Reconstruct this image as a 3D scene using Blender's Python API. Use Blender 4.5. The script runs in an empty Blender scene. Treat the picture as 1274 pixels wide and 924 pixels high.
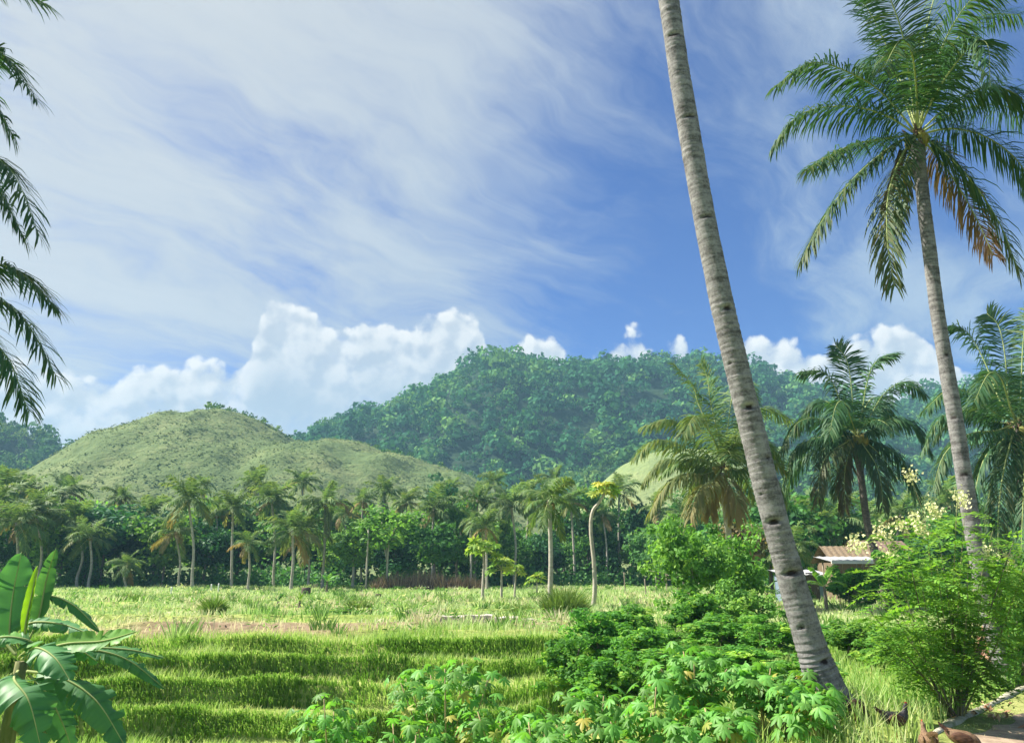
import bpy, math, random
import numpy as np
from mathutils import Matrix, Vector

# ------------------------------------------------------------------ camera, sky, sun, exposure
scene = bpy.context.scene
coll = scene.collection
RAD = math.radians
W0, H0, FPX = 1274.0, 924.0, 950.0
PITCH = RAD(14.6)
EYE = np.array([0.0, 0.0, 2.1])
SUN_AZ, SUN_EL = RAD(-78.0), RAD(48.0)      # azimuth from +Y, negative = left
SUN_DIR = np.array([math.sin(SUN_AZ) * math.cos(SUN_EL), math.cos(SUN_AZ) * math.cos(SUN_EL), math.sin(SUN_EL)])

cam_d = bpy.data.cameras.new('camera')
cam_d.sensor_width = 36.0
cam_d.lens = 36.0 * FPX / W0
cam_d.clip_start = 0.05
cam_d.clip_end = 9000.0
cam = bpy.data.objects.new('camera', cam_d)
cam.location = EYE
cam.rotation_euler = (math.pi / 2 + PITCH, 0, 0)
coll.objects.link(cam)
scene.camera = cam
scene.render.resolution_x, scene.render.resolution_y = 1024, 742

scene.view_settings.view_transform = 'Standard'
scene.view_settings.look = 'None'
scene.view_settings.exposure = 1.5
scene.view_settings.gamma = 1.0
scene.view_settings.use_curve_mapping = False
scene.render.engine = 'CYCLES'
cy = scene.cycles
cy.use_denoising = True
cy.max_bounces = 6
cy.diffuse_bounces = 3
cy.glossy_bounces = 2
cy.transmission_bounces = 4
cy.transparent_max_bounces = 8
cy.volume_bounces = 0
cy.caustics_reflective = False
cy.caustics_refractive = False
cy.sample_clamp_indirect = 6.0

sun_d = bpy.data.lights.new('sun', 'SUN')
sun_d.energy = 5.0
sun_d.angle = RAD(0.6)
sun_d.color = (1.0, 0.94, 0.82)
sun = bpy.data.objects.new('sun', sun_d)
sun.rotation_euler = Vector(SUN_DIR).to_track_quat('Z', 'Y').to_euler()
sun.location = (-40, 20, 60)
coll.objects.link(sun)


def ray(px, py):
    c, s = math.cos(PITCH), math.sin(PITCH)
    a, b = px - W0 / 2, H0 / 2 - py
    return np.array([a, FPX * c - b * s, FPX * s + b * c])


def at(px, py, Y):
    d = ray(px, py)
    return EYE + d * (Y / d[1])


def azel(px, py):
    d = ray(px, py)
    d = d / np.linalg.norm(d)
    return math.atan2(d[0], d[1]), math.asin(d[2])


class NT:
    """small helper round a node tree"""
    def __init__(self, tree):
        self.t = tree
        tree.nodes.clear()

    def n(self, kind, **kw):
        nd = self.t.nodes.new(kind)
        for k, v in kw.items():
            setattr(nd, k, v)
        return nd

    def put(self, sock, v):
        if v is None:
            return
        if isinstance(v, bpy.types.NodeSocket):
            self.t.links.new(v, sock)
        else:
            sock.default_value = v

    def m(self, op, a, b=None, c=None, clamp=False):
        nd = self.n('ShaderNodeMath', operation=op, use_clamp=clamp)
        self.put(nd.inputs[0], a)
        if b is not None:
            self.put(nd.inputs[1], b)
        if c is not None:
            self.put(nd.inputs[2], c)
        return nd.outputs[0]

    def ss(self, v, lo, hi, a=0.0, b=1.0):
        nd = self.n('ShaderNodeMapRange', interpolation_type='SMOOTHSTEP')
        for i, x in enumerate((v, lo, hi, a, b)):
            self.put(nd.inputs[i], x)
        return nd.outputs[0]

    def mix(self, f, a, b, blend='MIX'):
        nd = self.n('ShaderNodeMix', data_type='RGBA', blend_type=blend)
        self.put(nd.inputs[0], f)
        self.put(nd.inputs[6], a)
        self.put(nd.inputs[7], b)
        return nd.outputs[2]

    def noise(self, vec, scale, detail=4.0, rough=0.55, dist=0.0, dim='3D'):
        nd = self.n('ShaderNodeTexNoise', noise_dimensions=dim)
        if vec is not None:
            self.put(nd.inputs['Vector'], vec)
        nd.inputs['Scale'].default_value = scale
        nd.inputs['Detail'].default_value = detail
        nd.inputs['Roughness'].default_value = rough
        nd.inputs['Distortion'].default_value = dist
        return nd.outputs[0]

    def xyz(self, x, y, z):
        nd = self.n('ShaderNodeCombineXYZ')
        for i, v in enumerate((x, y, z)):
            self.put(nd.inputs[i], v)
        return nd.outputs[0]

    def ramp(self, f, stops):
        nd = self.n('ShaderNodeValToRGB')
        el = nd.color_ramp.elements
        while len(el) < len(stops):
            el.new(0.5)
        for e, (p, c) in zip(el, stops):
            e.position = p
            e.color = (*c, 1) if len(c) == 3 else c
        self.put(nd.inputs[0], f)
        return nd.outputs[0]


# sky: physical sky with a thin high cloud veil and a low bank of heaped clouds all round the horizon
world = bpy.data.worlds.new('World')
scene.world = world
world.use_nodes = True
world.cycles.sampling_method = 'MANUAL'
world.cycles.sample_map_resolution = 512
g = NT(world.node_tree)
SKY_STRENGTH = 0.053
sky = g.n('ShaderNodeTexSky', sky_type='NISHITA', sun_disc=False, sun_elevation=SUN_EL,
          sun_rotation=SUN_AZ % (2 * math.pi), altitude=50.0, air_density=1.0, dust_density=0.6, ozone_density=2.5)
tc = g.n('ShaderNodeTexCoord')
sep = g.n('ShaderNodeSeparateXYZ')
g.put(sep.inputs[0], tc.outputs['Generated'])
dx, dy, dz = sep.outputs
sund = g.n('ShaderNodeVectorMath', operation='DOT_PRODUCT')
g.put(sund.inputs[0], tc.outputs['Generated'])
sund.inputs[1].default_value = SUN_DIR
sunny = g.ss(sund.outputs['Value'], 0.10, 0.85)
az = g.m('ARCTAN2', dx, dy)
el = g.m('ARCSINE', dz)
# high veil on a flat layer far overhead
den = g.m('ADD', g.m('MAXIMUM', dz, 0.0), 0.16)
u = g.m('DIVIDE', dx, den)
v = g.m('DIVIDE', dy, den)
w1 = g.noise(g.xyz(u, v, 1.3), 0.9, 4.0, 0.55, dim='2D')
w2 = g.noise(g.xyz(g.m('ADD', u, 40.0), v, 0.0), 0.9, 4.0, 0.55, dim='2D')
u2 = g.m('ADD', u, g.m('MULTIPLY', g.m('SUBTRACT', w1, 0.5), 0.6))
v2 = g.m('ADD', v, g.m('MULTIPLY', g.m('SUBTRACT', w2, 0.5), 0.6))
n1 = g.noise(g.xyz(g.m('MULTIPLY', u2, 0.9), g.m('MULTIPLY', v2, 0.55), 3.7), 0.9, 9.0, 0.56, 0.1, dim='2D')
n2 = g.noise(g.xyz(g.m('ADD', g.m('MULTIPLY', u2, 0.8), g.m('MULTIPLY', v2, 0.8)), g.m('SUBTRACT', g.m('MULTIPLY', v2, 2.6), g.m('MULTIPLY', u2, 2.6)), 8.1), 0.8, 10.0, 0.64, 0.1, dim='2D')
veil = g.m('ADD', g.m('ADD', g.m('MULTIPLY', n1, 1.05), g.m('MULTIPLY', n2, 0.70)), g.m('MULTIPLY', sunny, 0.17))
veil_a = g.ss(veil, 0.76, 1.14)
veil_col = g.mix(sunny, (2.5, 3.25, 4.4, 1), (4.6, 4.9, 5.0, 1))
col = g.mix(1.0, sky.outputs[0], (0.36, 0.53, 0.93, 1), 'MULTIPLY')
col = g.mix(g.m('MULTIPLY', veil_a, 0.92), col, veil_col)
wisp = g.ss(g.m('ADD', n2, g.m('MULTIPLY', n1, 0.7)), 0.86, 1.14)
col = g.mix(g.m('MULTIPLY', wisp, 0.4), col, g.mix(sunny, (3.6, 4.3, 5.2, 1), (5.2, 5.4, 5.5, 1)))
# heaped clouds: top edge as a curve of azimuth, repeated (mirrored) round the horizon
bank = [(-260, 470), (-120, 440), (-30, 478), (60, 470), (120, 482), (170, 470), (220, 462), (270, 474), (300, 456), (318, 428),
        (332, 398), (352, 386), (384, 392), (404, 414), (432, 424), (455, 404), (480, 398), (506, 412), (536, 410),
        (566, 404), (585, 408), (612, 446), (630, 456), (656, 434), (672, 438), (692, 436), (712, 456), (748, 456),
        (778, 434), (800, 433), (824, 451), (848, 434), (872, 454), (915, 446), (940, 436), (975, 444), (1010, 458),
        (1060, 448), (1100, 426), (1128, 418), (1160, 434), (1200, 468), (1300, 460), (1420, 430), (1560, 450)]
ae = [azel(*p) for p in bank]
A0, A1 = ae[0][0], ae[-1][0]
azn = g.m('PINGPONG', g.m('DIVIDE', g.m('SUBTRACT', az, A0), A1 - A0), 1.0)
fc = g.n('ShaderNodeFloatCurve')
cur = fc.mapping.curves[0]
pts = [((a - A0) / (A1 - A0), e / 0.5) for a, e in ae]
cur.points[0].location = pts[0]
cur.points[1].location = pts[-1]
for p in pts[1:-1]:
    cur.points.new(*p)
for p in cur.points:
    p.handle_type = 'AUTO'
fc.mapping.update()
g.put(fc.inputs['Value'], azn)
top = g.m('MULTIPLY', fc.outputs[0], 0.5)


def heap(daz, del_):
    a2 = g.m('ADD', g.m('MULTIPLY', azn, A1 - A0), daz)
    e2 = g.m('ADD', el, del_)
    wob = g.noise(g.xyz(a2, e2, 5.0), 30.0, 3.0, 0.5, dim='2D')
    p = g.xyz(g.m('ADD', a2, g.m('MULTIPLY', wob, 0.012)), g.m('ADD', e2, g.m('MULTIPLY', wob, 0.012)), 0.0)
    b = g.noise(p, 20.0, 11.0, 0.63, 0.1, dim='2D')
    tot = None
    for sc, wt in ((15.0, 0.020), (34.0, 0.016), (80.0, 0.006)):
        vo = g.n('ShaderNodeTexVoronoi', feature='SMOOTH_F1', voronoi_dimensions='2D')
        g.put(vo.inputs['Vector'], p)
        vo.inputs['Scale'].default_value = sc
        vo.inputs['Smoothness'].default_value = 0.35
        puff = g.m('MULTIPLY', g.m('SUBTRACT', 0.55, vo.outputs['Distance']), wt * 1.6)
        tot = puff if tot is None else g.m('ADD', tot, puff)
    lump = g.m('ADD', g.m('MULTIPLY', g.m('SUBTRACT', b, 0.36), 0.045), tot)
    return g.m('ADD', g.m('SUBTRACT', top, e2), lump), lump, b


d0, l0, b0 = heap(0.0, 0.0)
d1, l1, b1 = heap(-0.010, 0.013)
heap_a = g.ss(d0, 0.000, 0.014)
lit = g.m('ADD', g.ss(g.m('SUBTRACT', l0, l1), -0.014, 0.016, 0.0, 0.75), g.ss(d0, 0.045, 0.0, 0.0, 0.25))
deep = g.ss(g.m('ADD', d0, g.m('MULTIPLY', b0, 0.08)), 0.05, 0.21)
heap_col = g.mix(lit, (3.7, 4.2, 4.9, 1), (6.7, 6.7, 6.6, 1))
heap_col = g.mix(g.m('MULTIPLY', deep, 0.85), heap_col, (3.1, 3.75, 4.6, 1))
soft = g.ss(b0, 0.30, 0.50, 0.82, 1.0)
col = g.mix(g.m('MULTIPLY', heap_a, soft), col, heap_col)
bg = g.n('ShaderNodeBackground')
g.put(bg.inputs[0], col)
bg.inputs[1].default_value = SKY_STRENGTH
wo = g.n('ShaderNodeOutputWorld')
g.put(wo.inputs[0], bg.outputs[0])

# ------------------------------------------------------------------ helpers
rng = np.random.default_rng(7)
random.seed(7)


def unit(a):
    a = np.asarray(a, float)
    return a / np.maximum(np.linalg.norm(a, axis=-1, keepdims=True), 1e-9)


def smooth(lo, hi, x):
    t = np.clip((x - lo) / (hi - lo), 0, 1)
    return t * t * (3 - 2 * t)


LAT = np.random.default_rng(99).random((256, 256))


def vnoise(x, y):
    xi, yi = np.floor(x).astype(int), np.floor(y).astype(int)
    fx, fy = x - xi, y - yi
    fx, fy = fx * fx * (3 - 2 * fx), fy * fy * (3 - 2 * fy)
    a, b = LAT[xi % 256, yi % 256], LAT[(xi + 1) % 256, yi % 256]
    c, d = LAT[xi % 256, (yi + 1) % 256], LAT[(xi + 1) % 256, (yi + 1) % 256]
    return (a * (1 - fx) + b * fx) * (1 - fy) + (c * (1 - fx) + d * fx) * fy


def fbm(x, y, s, oct=4):
    x, y = np.asarray(x, float) / s, np.asarray(y, float) / s
    o, amp, tot = 0, 1.0, 0
    for k in range(oct):
        o = o + amp * (vnoise(x + 17.3 * k, y + 5.1 * k) - 0.5)
        tot += amp * 0.5
        x, y, amp = x * 2.03, y * 2.03, amp * 0.5
    return o / tot


def spline(P, n):
    """Catmull-Rom through P, n samples evenly in parameter"""
    P = np.asarray(P, float)
    if len(P) == 2:
        t = np.linspace(0, 1, n)[:, None]
        return P[0] * (1 - t) + P[1] * t
    Q = np.vstack([2 * P[0] - P[1], P, 2 * P[-1] - P[-2]])
    t = np.linspace(0, len(P) - 1 - 1e-6, n)
    i = t.astype(int)
    f = (t - i)[:, None]
    p0, p1, p2, p3 = Q[i], Q[i + 1], Q[i + 2], Q[i + 3]
    return 0.5 * (2 * p1 + (p2 - p0) * f + (2 * p0 - 5 * p1 + 4 * p2 - p3) * f ** 2 + (3 * p1 - p0 - 3 * p2 + p3) * f ** 3)


class MB:
    """collects vertices and faces of ONE mesh"""
    def __init__(self):
        self.v, self.f4, self.f3, self.r, self.k, self.nv = [], [], [], [], [], 0

    def add(self, v, f4=None, f3=None, r=0.5, k=0.0):
        v = np.asarray(v, float).reshape(-1, 3)
        n = len(v)
        self.v.append(v)
        self.r.append(np.broadcast_to(np.asarray(r, float), (n,)))
        self.k.append(np.broadcast_to(np.asarray(k, float), (n,)))
        if f4 is not None and len(f4):
            self.f4.append(np.asarray(f4, int).reshape(-1, 4) + self.nv)
        if f3 is not None and len(f3):
            self.f3.append(np.asarray(f3, int).reshape(-1, 3) + self.nv)
        self.nv += n

    def sheet(self, P, r=0.5, k=0.0, closed=False):
        """P: rows x cols x 3 grid"""
        P = np.asarray(P, float)
        a, b = P.shape[:2]
        idx = np.arange(a * b).reshape(a, b)
        if closed:
            idx = np.concatenate([idx, idx[:, :1]], 1)
        f = np.stack([idx[:-1, :-1], idx[:-1, 1:], idx[1:, 1:], idx[1:, :-1]], -1).reshape(-1, 4)
        r = np.asarray(r, float)
        k = np.asarray(k, float)
        self.add(P.reshape(-1, 3), f, None, r.reshape(-1) if r.ndim else r, k.reshape(-1) if k.ndim else k)

    def tube(self, P, rad, seg=8, cap=True, r=0.5, bump=None):
        P = np.asarray(P, float)
        n = len(P)
        rad = np.broadcast_to(np.asarray(rad, float), (n,))
        T = unit(np.gradient(P, axis=0))
        ref = np.array([0.0, 1.0, 0.0]) if abs(T[0][1]) < 0.9 else np.array([1.0, 0, 0])
        A = unit(np.cross(T, ref))
        B = np.cross(T, A)
        th = np.linspace(0, 2 * math.pi, seg, endpoint=False)
        R = rad[:, None] * np.ones(seg)
        kk = 0.0
        if bump is not None:
            R, kk = bump(R, th, A, B)
        G = P[:, None] + (A[:, None] * np.cos(th)[None, :, None] + B[:, None] * np.sin(th)[None, :, None]) * R[..., None]
        base = self.nv
        self.sheet(G, r, kk, closed=True)
        if cap:
            for row in (0, n - 1):
                c = self.nv
                self.add(P[row:row + 1], r=r if np.ndim(r) == 0 else 0.5)
                ii = base + row * seg + np.arange(seg)
                jj = np.roll(ii, -1)
                tri = np.stack([np.full(seg, c), jj, ii] if row == 0 else [np.full(seg, c), ii, jj], -1)
                self.f3.append(tri)

    def box(self, c, s, R=None, r=0.5):
        c, s = np.asarray(c, float), np.asarray(s, float) / 2
        q = np.array([[x, y, z] for x in (-1, 1) for y in (-1, 1) for z in (-1, 1)], float) * s
        if R is not None:
            q = q @ np.asarray(R).T
        self.add(q + c, [[0, 1, 3, 2], [4, 6, 7, 5], [0, 4, 5, 1], [2, 3, 7, 6], [0, 2, 6, 4], [1, 5, 7, 3]], r=r)

    def ball(self, c, s, seg=10, rows=7, r=0.5, R=None):
        th = np.linspace(0, 2 * math.pi, seg, endpoint=False)
        ph = np.linspace(0.001, math.pi - 0.001, rows)
        G = np.stack([np.sin(ph)[:, None] * np.cos(th), np.sin(ph)[:, None] * np.sin(th), np.cos(ph)[:, None] * np.ones(seg)], -1)
        G = G * np.asarray(s, float)
        if R is not None:
            G = G @ np.asarray(R).T
        self.sheet(G[::-1] + np.asarray(c, float), r, closed=True)

    def leaves(self, C, N, w, l, r, T=None, curl=0.12):
        """rhombic leaves: centre C, normal N, width, length"""
        n = len(C)
        N = unit(N)
        if T is None:
            T = rng.normal(size=(n, 3))
        T = unit(T - (T * N).sum(1, keepdims=True) * N)
        S = np.cross(N, T)
        w = np.broadcast_to(np.asarray(w, float), (n,))[:, None]
        l = np.broadcast_to(np.asarray(l, float), (n,))[:, None]
        V = np.stack([C - T * l * .5, C + S * w * .5 - T * l * .05 - N * w * curl, C + T * l * .5 - N * l * curl, C - S * w * .5 - T * l * .05 - N * w * curl], 1)
        idx = np.arange(n * 4).reshape(n, 4)
        r = np.broadcast_to(np.asarray(r, float), (n,))
        self.add(V.reshape(-1, 3), None, np.concatenate([idx[:, [0, 1, 2]], idx[:, [0, 2, 3]]]), np.repeat(r, 4))

    def mesh(self, name, mat=None, flat=False):
        me = bpy.data.meshes.new(name)
        V = np.concatenate(self.v)
        F4 = np.concatenate(self.f4) if self.f4 else np.zeros((0, 4), int)
        F3 = np.concatenate(self.f3) if self.f3 else np.zeros((0, 3), int)
        me.vertices.add(len(V))
        me.vertices.foreach_set('co', V.astype(np.float32).ravel())
        nl = F4.size + F3.size
        me.loops.add(nl)
        me.loops.foreach_set('vertex_index', np.concatenate([F4.ravel(), F3.ravel()]).astype(np.int32))
        npoly = len(F4) + len(F3)
        me.polygons.add(npoly)
        st = np.concatenate([np.arange(len(F4)) * 4, F4.size + np.arange(len(F3)) * 3])
        me.polygons.foreach_set('loop_start', st.astype(np.int32))
        me.polygons.foreach_set('use_smooth', np.full(npoly, not flat))
        for nm, arr in (('rnd', self.r), ('mark', self.k)):
            a = me.attributes.new(nm, 'FLOAT', 'POINT')
            a.data.foreach_set('value', np.concatenate(arr).astype(np.float32))
        me.update(calc_edges=True)
        me.validate()
        if mat:
            me.materials.append(mat)
        return me

    def build(self, name, mat, parent=None, flat=False, **tags):
        return place(self.mesh(name, mat, flat), name, parent, **tags)


def place(me, name, parent=None, M=None, **tags):
    o = bpy.data.objects.new(name, me)
    coll.objects.link(o)
    if parent is not None:
        o.parent = parent
    if M is not None:
        o.matrix_basis = M
    for k, v_ in tags.items():
        o[k] = v_
    return o


def thing(name, loc, label, category, group=None, rz=0.0):
    o = bpy.data.objects.new(name, None)
    o.empty_display_size = 0.3
    coll.objects.link(o)
    o.location = loc
    o.rotation_euler = (0, 0, rz)
    o['label'] = label
    o['category'] = category
    if group:
        o['group'] = group
    return o


def frame(pos, d, up=(0, 0, 1), s=1.0, roll=0.0):
    """matrix whose X axis runs along d, Z near up"""
    x = Vector(d).normalized()
    z = Vector(up)
    y = z.cross(x)
    if y.length < 1e-3:
        y = Vector((0, 1, 0)).cross(x)
    y.normalize()
    z = x.cross(y)
    R = Matrix((x, y, z)).transposed().to_4x4()
    if roll:
        R = R @ Matrix.Rotation(roll, 4, 'X')
    return Matrix.Translation(Vector(pos)) @ R @ Matrix.Scale(s, 4)


# ------------------------------------------------------------------ materials
def new_mat(name):
    m = bpy.data.materials.new(name)
    m.use_nodes = True
    return m, NT(m.node_tree)


def finish(g, shader, disp=None):
    o = g.n('ShaderNodeOutputMaterial')
    g.put(o.inputs[0], shader)


def attr(g, name, kind='GEOMETRY'):
    a = g.n('ShaderNodeAttribute', attribute_name=name, attribute_type=kind)
    return a.outputs['Fac']


def foliage(name, stops, *a_, edge=None, **k_):
    m = foliage0(name, stops, *a_, **k_)
    if edge:
        nt_ = m.node_tree
        mx = [n_ for n_ in nt_.nodes if n_.type == 'MIX_SHADER'][0]
        pb = [n_ for n_ in nt_.nodes if n_.type == 'BSDF_PRINCIPLED'][0]
        src = pb.inputs['Base Color'].links[0].from_socket
        at_ = nt_.nodes.new('ShaderNodeAttribute')
        at_.attribute_name = 'mark'
        mi = nt_.nodes.new('ShaderNodeMix')
        mi.data_type = 'RGBA'
        nt_.links.new(at_.outputs['Fac'], mi.inputs[0])
        nt_.links.new(src, mi.inputs[6])
        mi.inputs[7].default_value = (*edge, 1)
        nt_.links.new(mi.outputs[2], pb.inputs['Base Color'])
    return m


def foliage0(name, stops, dry=(0.30, 0.22, 0.07), transl=0.35, rough=0.6, spec=0.15, tcol=(1.25, 1.3, 0.6), vary=0.25, gain=1.3):
    m, g = new_mat(name)
    stops = [(p, tuple(min(.85, v_ * gain) for v_ in c_)) for p, c_ in stops]
    c = g.ramp(attr(g, 'rnd'), stops)
    oi = g.n('ShaderNodeObjectInfo')
    hs = g.n('ShaderNodeHueSaturation')
    g.put(hs.inputs['Color'], c)
    g.put(hs.inputs['Value'], g.m('ADD', 1 - vary / 2, g.m('MULTIPLY', oi.outputs['Random'], vary)))
    g.put(hs.inputs['Hue'], g.m('ADD', 0.493, g.m('MULTIPLY', oi.outputs['Random'], 0.014)))
    t = g.m('MULTIPLY_ADD', g.m('SUBTRACT', attr(g, 'rnd'), 0.5), 0.5, attr(g, 'tint', 'OBJECT'))
    t = g.m('MULTIPLY', g.ss(t, 0.02, 1.0), g.m('GREATER_THAN', attr(g, 'tint', 'OBJECT'), 0.01))
    c = g.mix(t, hs.outputs[0], (*dry, 1))
    b = g.n('ShaderNodeBsdfPrincipled')
    g.put(b.inputs['Base Color'], c)
    b.inputs['Roughness'].default_value = rough
    b.inputs['Specular IOR Level'].default_value = spec
    tr = g.n('ShaderNodeBsdfTranslucent')
    g.put(tr.inputs[0], g.mix(1.0, c, (*tcol, 1), 'MULTIPLY'))
    mx = g.n('ShaderNodeMixShader')
    mx.inputs[0].default_value = transl
    g.put(mx.inputs[1], b.outputs[0])
    g.put(mx.inputs[2], tr.outputs[0])
    finish(g, mx.outputs[0])
    return m


def rough_mat(name, c0, c1, scale=6.0, stretch=(1, 1, 1), rough=0.85, bump=0.3, detail=6, c2=None, spec=0.2):
    m, g = new_mat(name)
    tc = g.n('ShaderNodeTexCoord')
    mp = g.n('ShaderNodeMapping')
    mp.inputs['Scale'].default_value = stretch
    g.put(mp.inputs[0], tc.outputs['Object'])
    n = g.noise(mp.outputs[0], scale, detail, 0.6)
    stops = [(0.35, c0), (0.65, c1)] if c2 is None else [(0.3, c0), (0.52, c1), (0.72, c2)]
    c = g.ramp(n, stops)
    b = g.n('ShaderNodeBsdfPrincipled')
    g.put(b.inputs['Base Color'], c)
    b.inputs['Roughness'].default_value = rough
    b.inputs['Specular IOR Level'].default_value = spec
    if bump:
        bp = g.n('ShaderNodeBump')
        bp.inputs['Strength'].default_value = bump
        bp.inputs['Distance'].default_value = 0.05
        g.put(bp.inputs['Height'], n)
        g.put(b.inputs['Normal'], bp.outputs[0])
    finish(g, b.outputs[0])
    return m


def trunk_mat(name, light, mid, dark, zs=9.0):
    """ringed palm bark: rings follow the 'rnd' attribute (distance along the stem), cuts follow 'mark'"""
    m, g = new_mat(name)
    tc = g.n('ShaderNodeTexCoord')
    s = attr(g, 'rnd')
    n = g.noise(tc.outputs['Object'], 5.0, 6, 0.65)
    nf = g.noise(tc.outputs['Object'], 26.0, 5, 0.7)
    sp = g.n('ShaderNodeSeparateXYZ')
    g.put(sp.inputs[0], tc.outputs['Object'])
    rv = g.xyz(g.m('MULTIPLY', sp.outputs[0], 2.2), g.m('MULTIPLY', sp.outputs[1], 2.2), g.m('MULTIPLY', s, zs * 1.7))
    ring = g.noise(rv, 1.0, 5, 0.62, 0.3)
    f = g.m('ADD', g.m('MULTIPLY', ring, 0.42), g.m('ADD', g.m('MULTIPLY', n, 0.30), g.m('MULTIPLY', nf, 0.32)))
    c = g.ramp(f, [(0.36, dark), (0.46, mid), (0.57, light), (0.70, tuple(min(1, x * 1.3) for x in light))])
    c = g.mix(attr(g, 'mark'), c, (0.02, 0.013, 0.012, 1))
    b = g.n('ShaderNodeBsdfPrincipled')
    g.put(b.inputs['Base Color'], c)
    b.inputs['Roughness'].default_value = 0.85
    b.inputs['Specular IOR Level'].default_value = 0.2
    bp = g.n('ShaderNodeBump')
    bp.inputs['Strength'].default_value = 0.6
    bp.inputs['Distance'].default_value = 0.03
    g.put(bp.inputs['Height'], f)
    g.put(b.inputs['Normal'], bp.outputs[0])
    finish(g, b.outputs[0])
    return m


M = {}
M['palm'] = foliage('palm_leaf', [(0.0, (0.022, 0.070, 0.036)), (0.6, (0.042, 0.110, 0.044)), (1.0, (0.11, 0.16, 0.05))], dry=(0.15, 0.085, 0.045), transl=0.34, rough=0.55, spec=0.22, gain=1.05)
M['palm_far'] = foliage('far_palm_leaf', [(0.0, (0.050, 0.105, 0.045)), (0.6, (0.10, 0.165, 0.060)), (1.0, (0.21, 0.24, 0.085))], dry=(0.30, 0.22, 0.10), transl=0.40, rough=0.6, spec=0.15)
M['broad'] = foliage('broad_leaf', [(0.0, (0.030, 0.10, 0.030)), (0.6, (0.07, 0.18, 0.045)), (1.0, (0.15, 0.27, 0.06))], transl=0.38)
M['broad_dark'] = foliage('dark_leaf', [(0.0, (0.016, 0.065, 0.030)), (0.6, (0.030, 0.105, 0.042)), (1.0, (0.06, 0.15, 0.055))], transl=0.3)
M['broad_light'] = foliage('light_leaf', [(0.0, (0.06, 0.15, 0.032)), (0.6, (0.12, 0.25, 0.05)), (1.0, (0.22, 0.34, 0.08))], transl=0.42)
M['rust_leaf'] = foliage('rust_leaf', [(0.0, (0.06, 0.075, 0.03)), (0.55, (0.13, 0.11, 0.05)), (1.0, (0.24, 0.15, 0.09))], transl=0.25)
M['cassava'] = foliage('cassava_leaf', [(0.0, (0.055, 0.15, 0.034)), (0.6, (0.10, 0.24, 0.045)), (1.0, (0.22, 0.36, 0.06))], dry=(0.42, 0.36, 0.08), transl=0.42, rough=0.5, spec=0.25, vary=0.5, gain=1.45)
M['pinnate'] = foliage('pinnate_leaf', [(0.0, (0.07, 0.18, 0.03)), (0.6, (0.14, 0.29, 0.045)), (1.0, (0.25, 0.38, 0.07))], transl=0.48, rough=0.6)
M['banana'] = foliage('banana_leaf', [(0.0, (0.040, 0.125, 0.050)), (0.6, (0.065, 0.18, 0.060)), (1.0, (0.13, 0.28, 0.06))], dry=(0.24, 0.42, 0.03), transl=0.34, rough=0.5, spec=0.25, gain=1.35, edge=(0.20, 0.13, 0.05))
M['vine'] = foliage('vine_leaf', [(0.0, (0.040, 0.12, 0.025)), (0.6, (0.085, 0.21, 0.035)), (1.0, (0.24, 0.35, 0.06))], transl=0.44, gain=1.5)
M['flower'] = foliage('cream_petal', [(0.0, (0.55, 0.58, 0.28)), (1.0, (0.80, 0.76, 0.45))], transl=0.3, tcol=(1, 1, .9), gain=1.0)
M['grass'] = foliage('grass_blade', [(0.0, (0.06, 0.15, 0.025)), (0.35, (0.15, 0.30, 0.05)), (0.65, (0.34, 0.47, 0.16)), (1.0, (0.52, 0.48, 0.30))], transl=0.42, rough=0.55, spec=0.2, vary=0.0, gain=1.1, tcol=(1.15, 1.2, 0.75))
M['fieldgrass'] = foliage('field_grass_blade', [(0.0, (0.08, 0.19, 0.035)), (0.35, (0.22, 0.37, 0.09)), (0.65, (0.40, 0.51, 0.23)), (1.0, (0.56, 0.52, 0.36))], transl=0.42, rough=0.6, spec=0.15, vary=0.0, gain=1.1, tcol=(1.1, 1.1, 0.9))
M['tallgrass'] = foliage('tall_grass_blade', [(0.0, (0.06, 0.12, 0.03)), (0.6, (0.12, 0.20, 0.05)), (1.0, (0.26, 0.29, 0.10))], transl=0.35)
M['forest'] = foliage('forest_leaf', [(0.0, (0.012, 0.060, 0.028)), (0.55, (0.030, 0.105, 0.036)), (1.0, (0.10, 0.19, 0.05))], transl=0.24, vary=0.0, rough=0.8, spec=0.05, gain=1.45)
M['forest2'] = foliage('hill_wood_leaf', [(0.0, (0.024, 0.080, 0.028)), (0.55, (0.055, 0.13, 0.036)), (1.0, (0.13, 0.20, 0.055))], transl=0.25, vary=0.0, rough=0.8, spec=0.05)
M['drytwig'] = foliage('dry_twig', [(0.0, (0.07, 0.05, 0.035)), (0.6, (0.16, 0.11, 0.08)), (1.0, (0.28, 0.21, 0.14))], transl=0.1)
M['litter'] = foliage('fallen_leaf', [(0.0, (0.10, 0.05, 0.03)), (0.5, (0.26, 0.14, 0.085)), (1.0, (0.50, 0.33, 0.21))], transl=0.1)
M['trunk'] = trunk_mat('palm_bark', (0.215, 0.208, 0.208), (0.10, 0.094, 0.095), (0.032, 0.029, 0.030), 9.0)
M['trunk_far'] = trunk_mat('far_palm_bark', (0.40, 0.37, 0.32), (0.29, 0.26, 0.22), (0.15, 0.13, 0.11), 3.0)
M['trunk_dark'] = trunk_mat('dark_palm_bark', (0.15, 0.13, 0.12), (0.085, 0.07, 0.065), (0.035, 0.03, 0.03), 3.0)  # darker bark tone for two of the right-hand palms
M['bark'] = rough_mat('tree_bark', (0.09, 0.07, 0.055), (0.22, 0.19, 0.155), 5, (2, 2, 0.5))
M['palebark'] = rough_mat('pale_bark', (0.30, 0.27, 0.22), (0.50, 0.46, 0.39), 4, (2, 2, 0.7))
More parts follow.
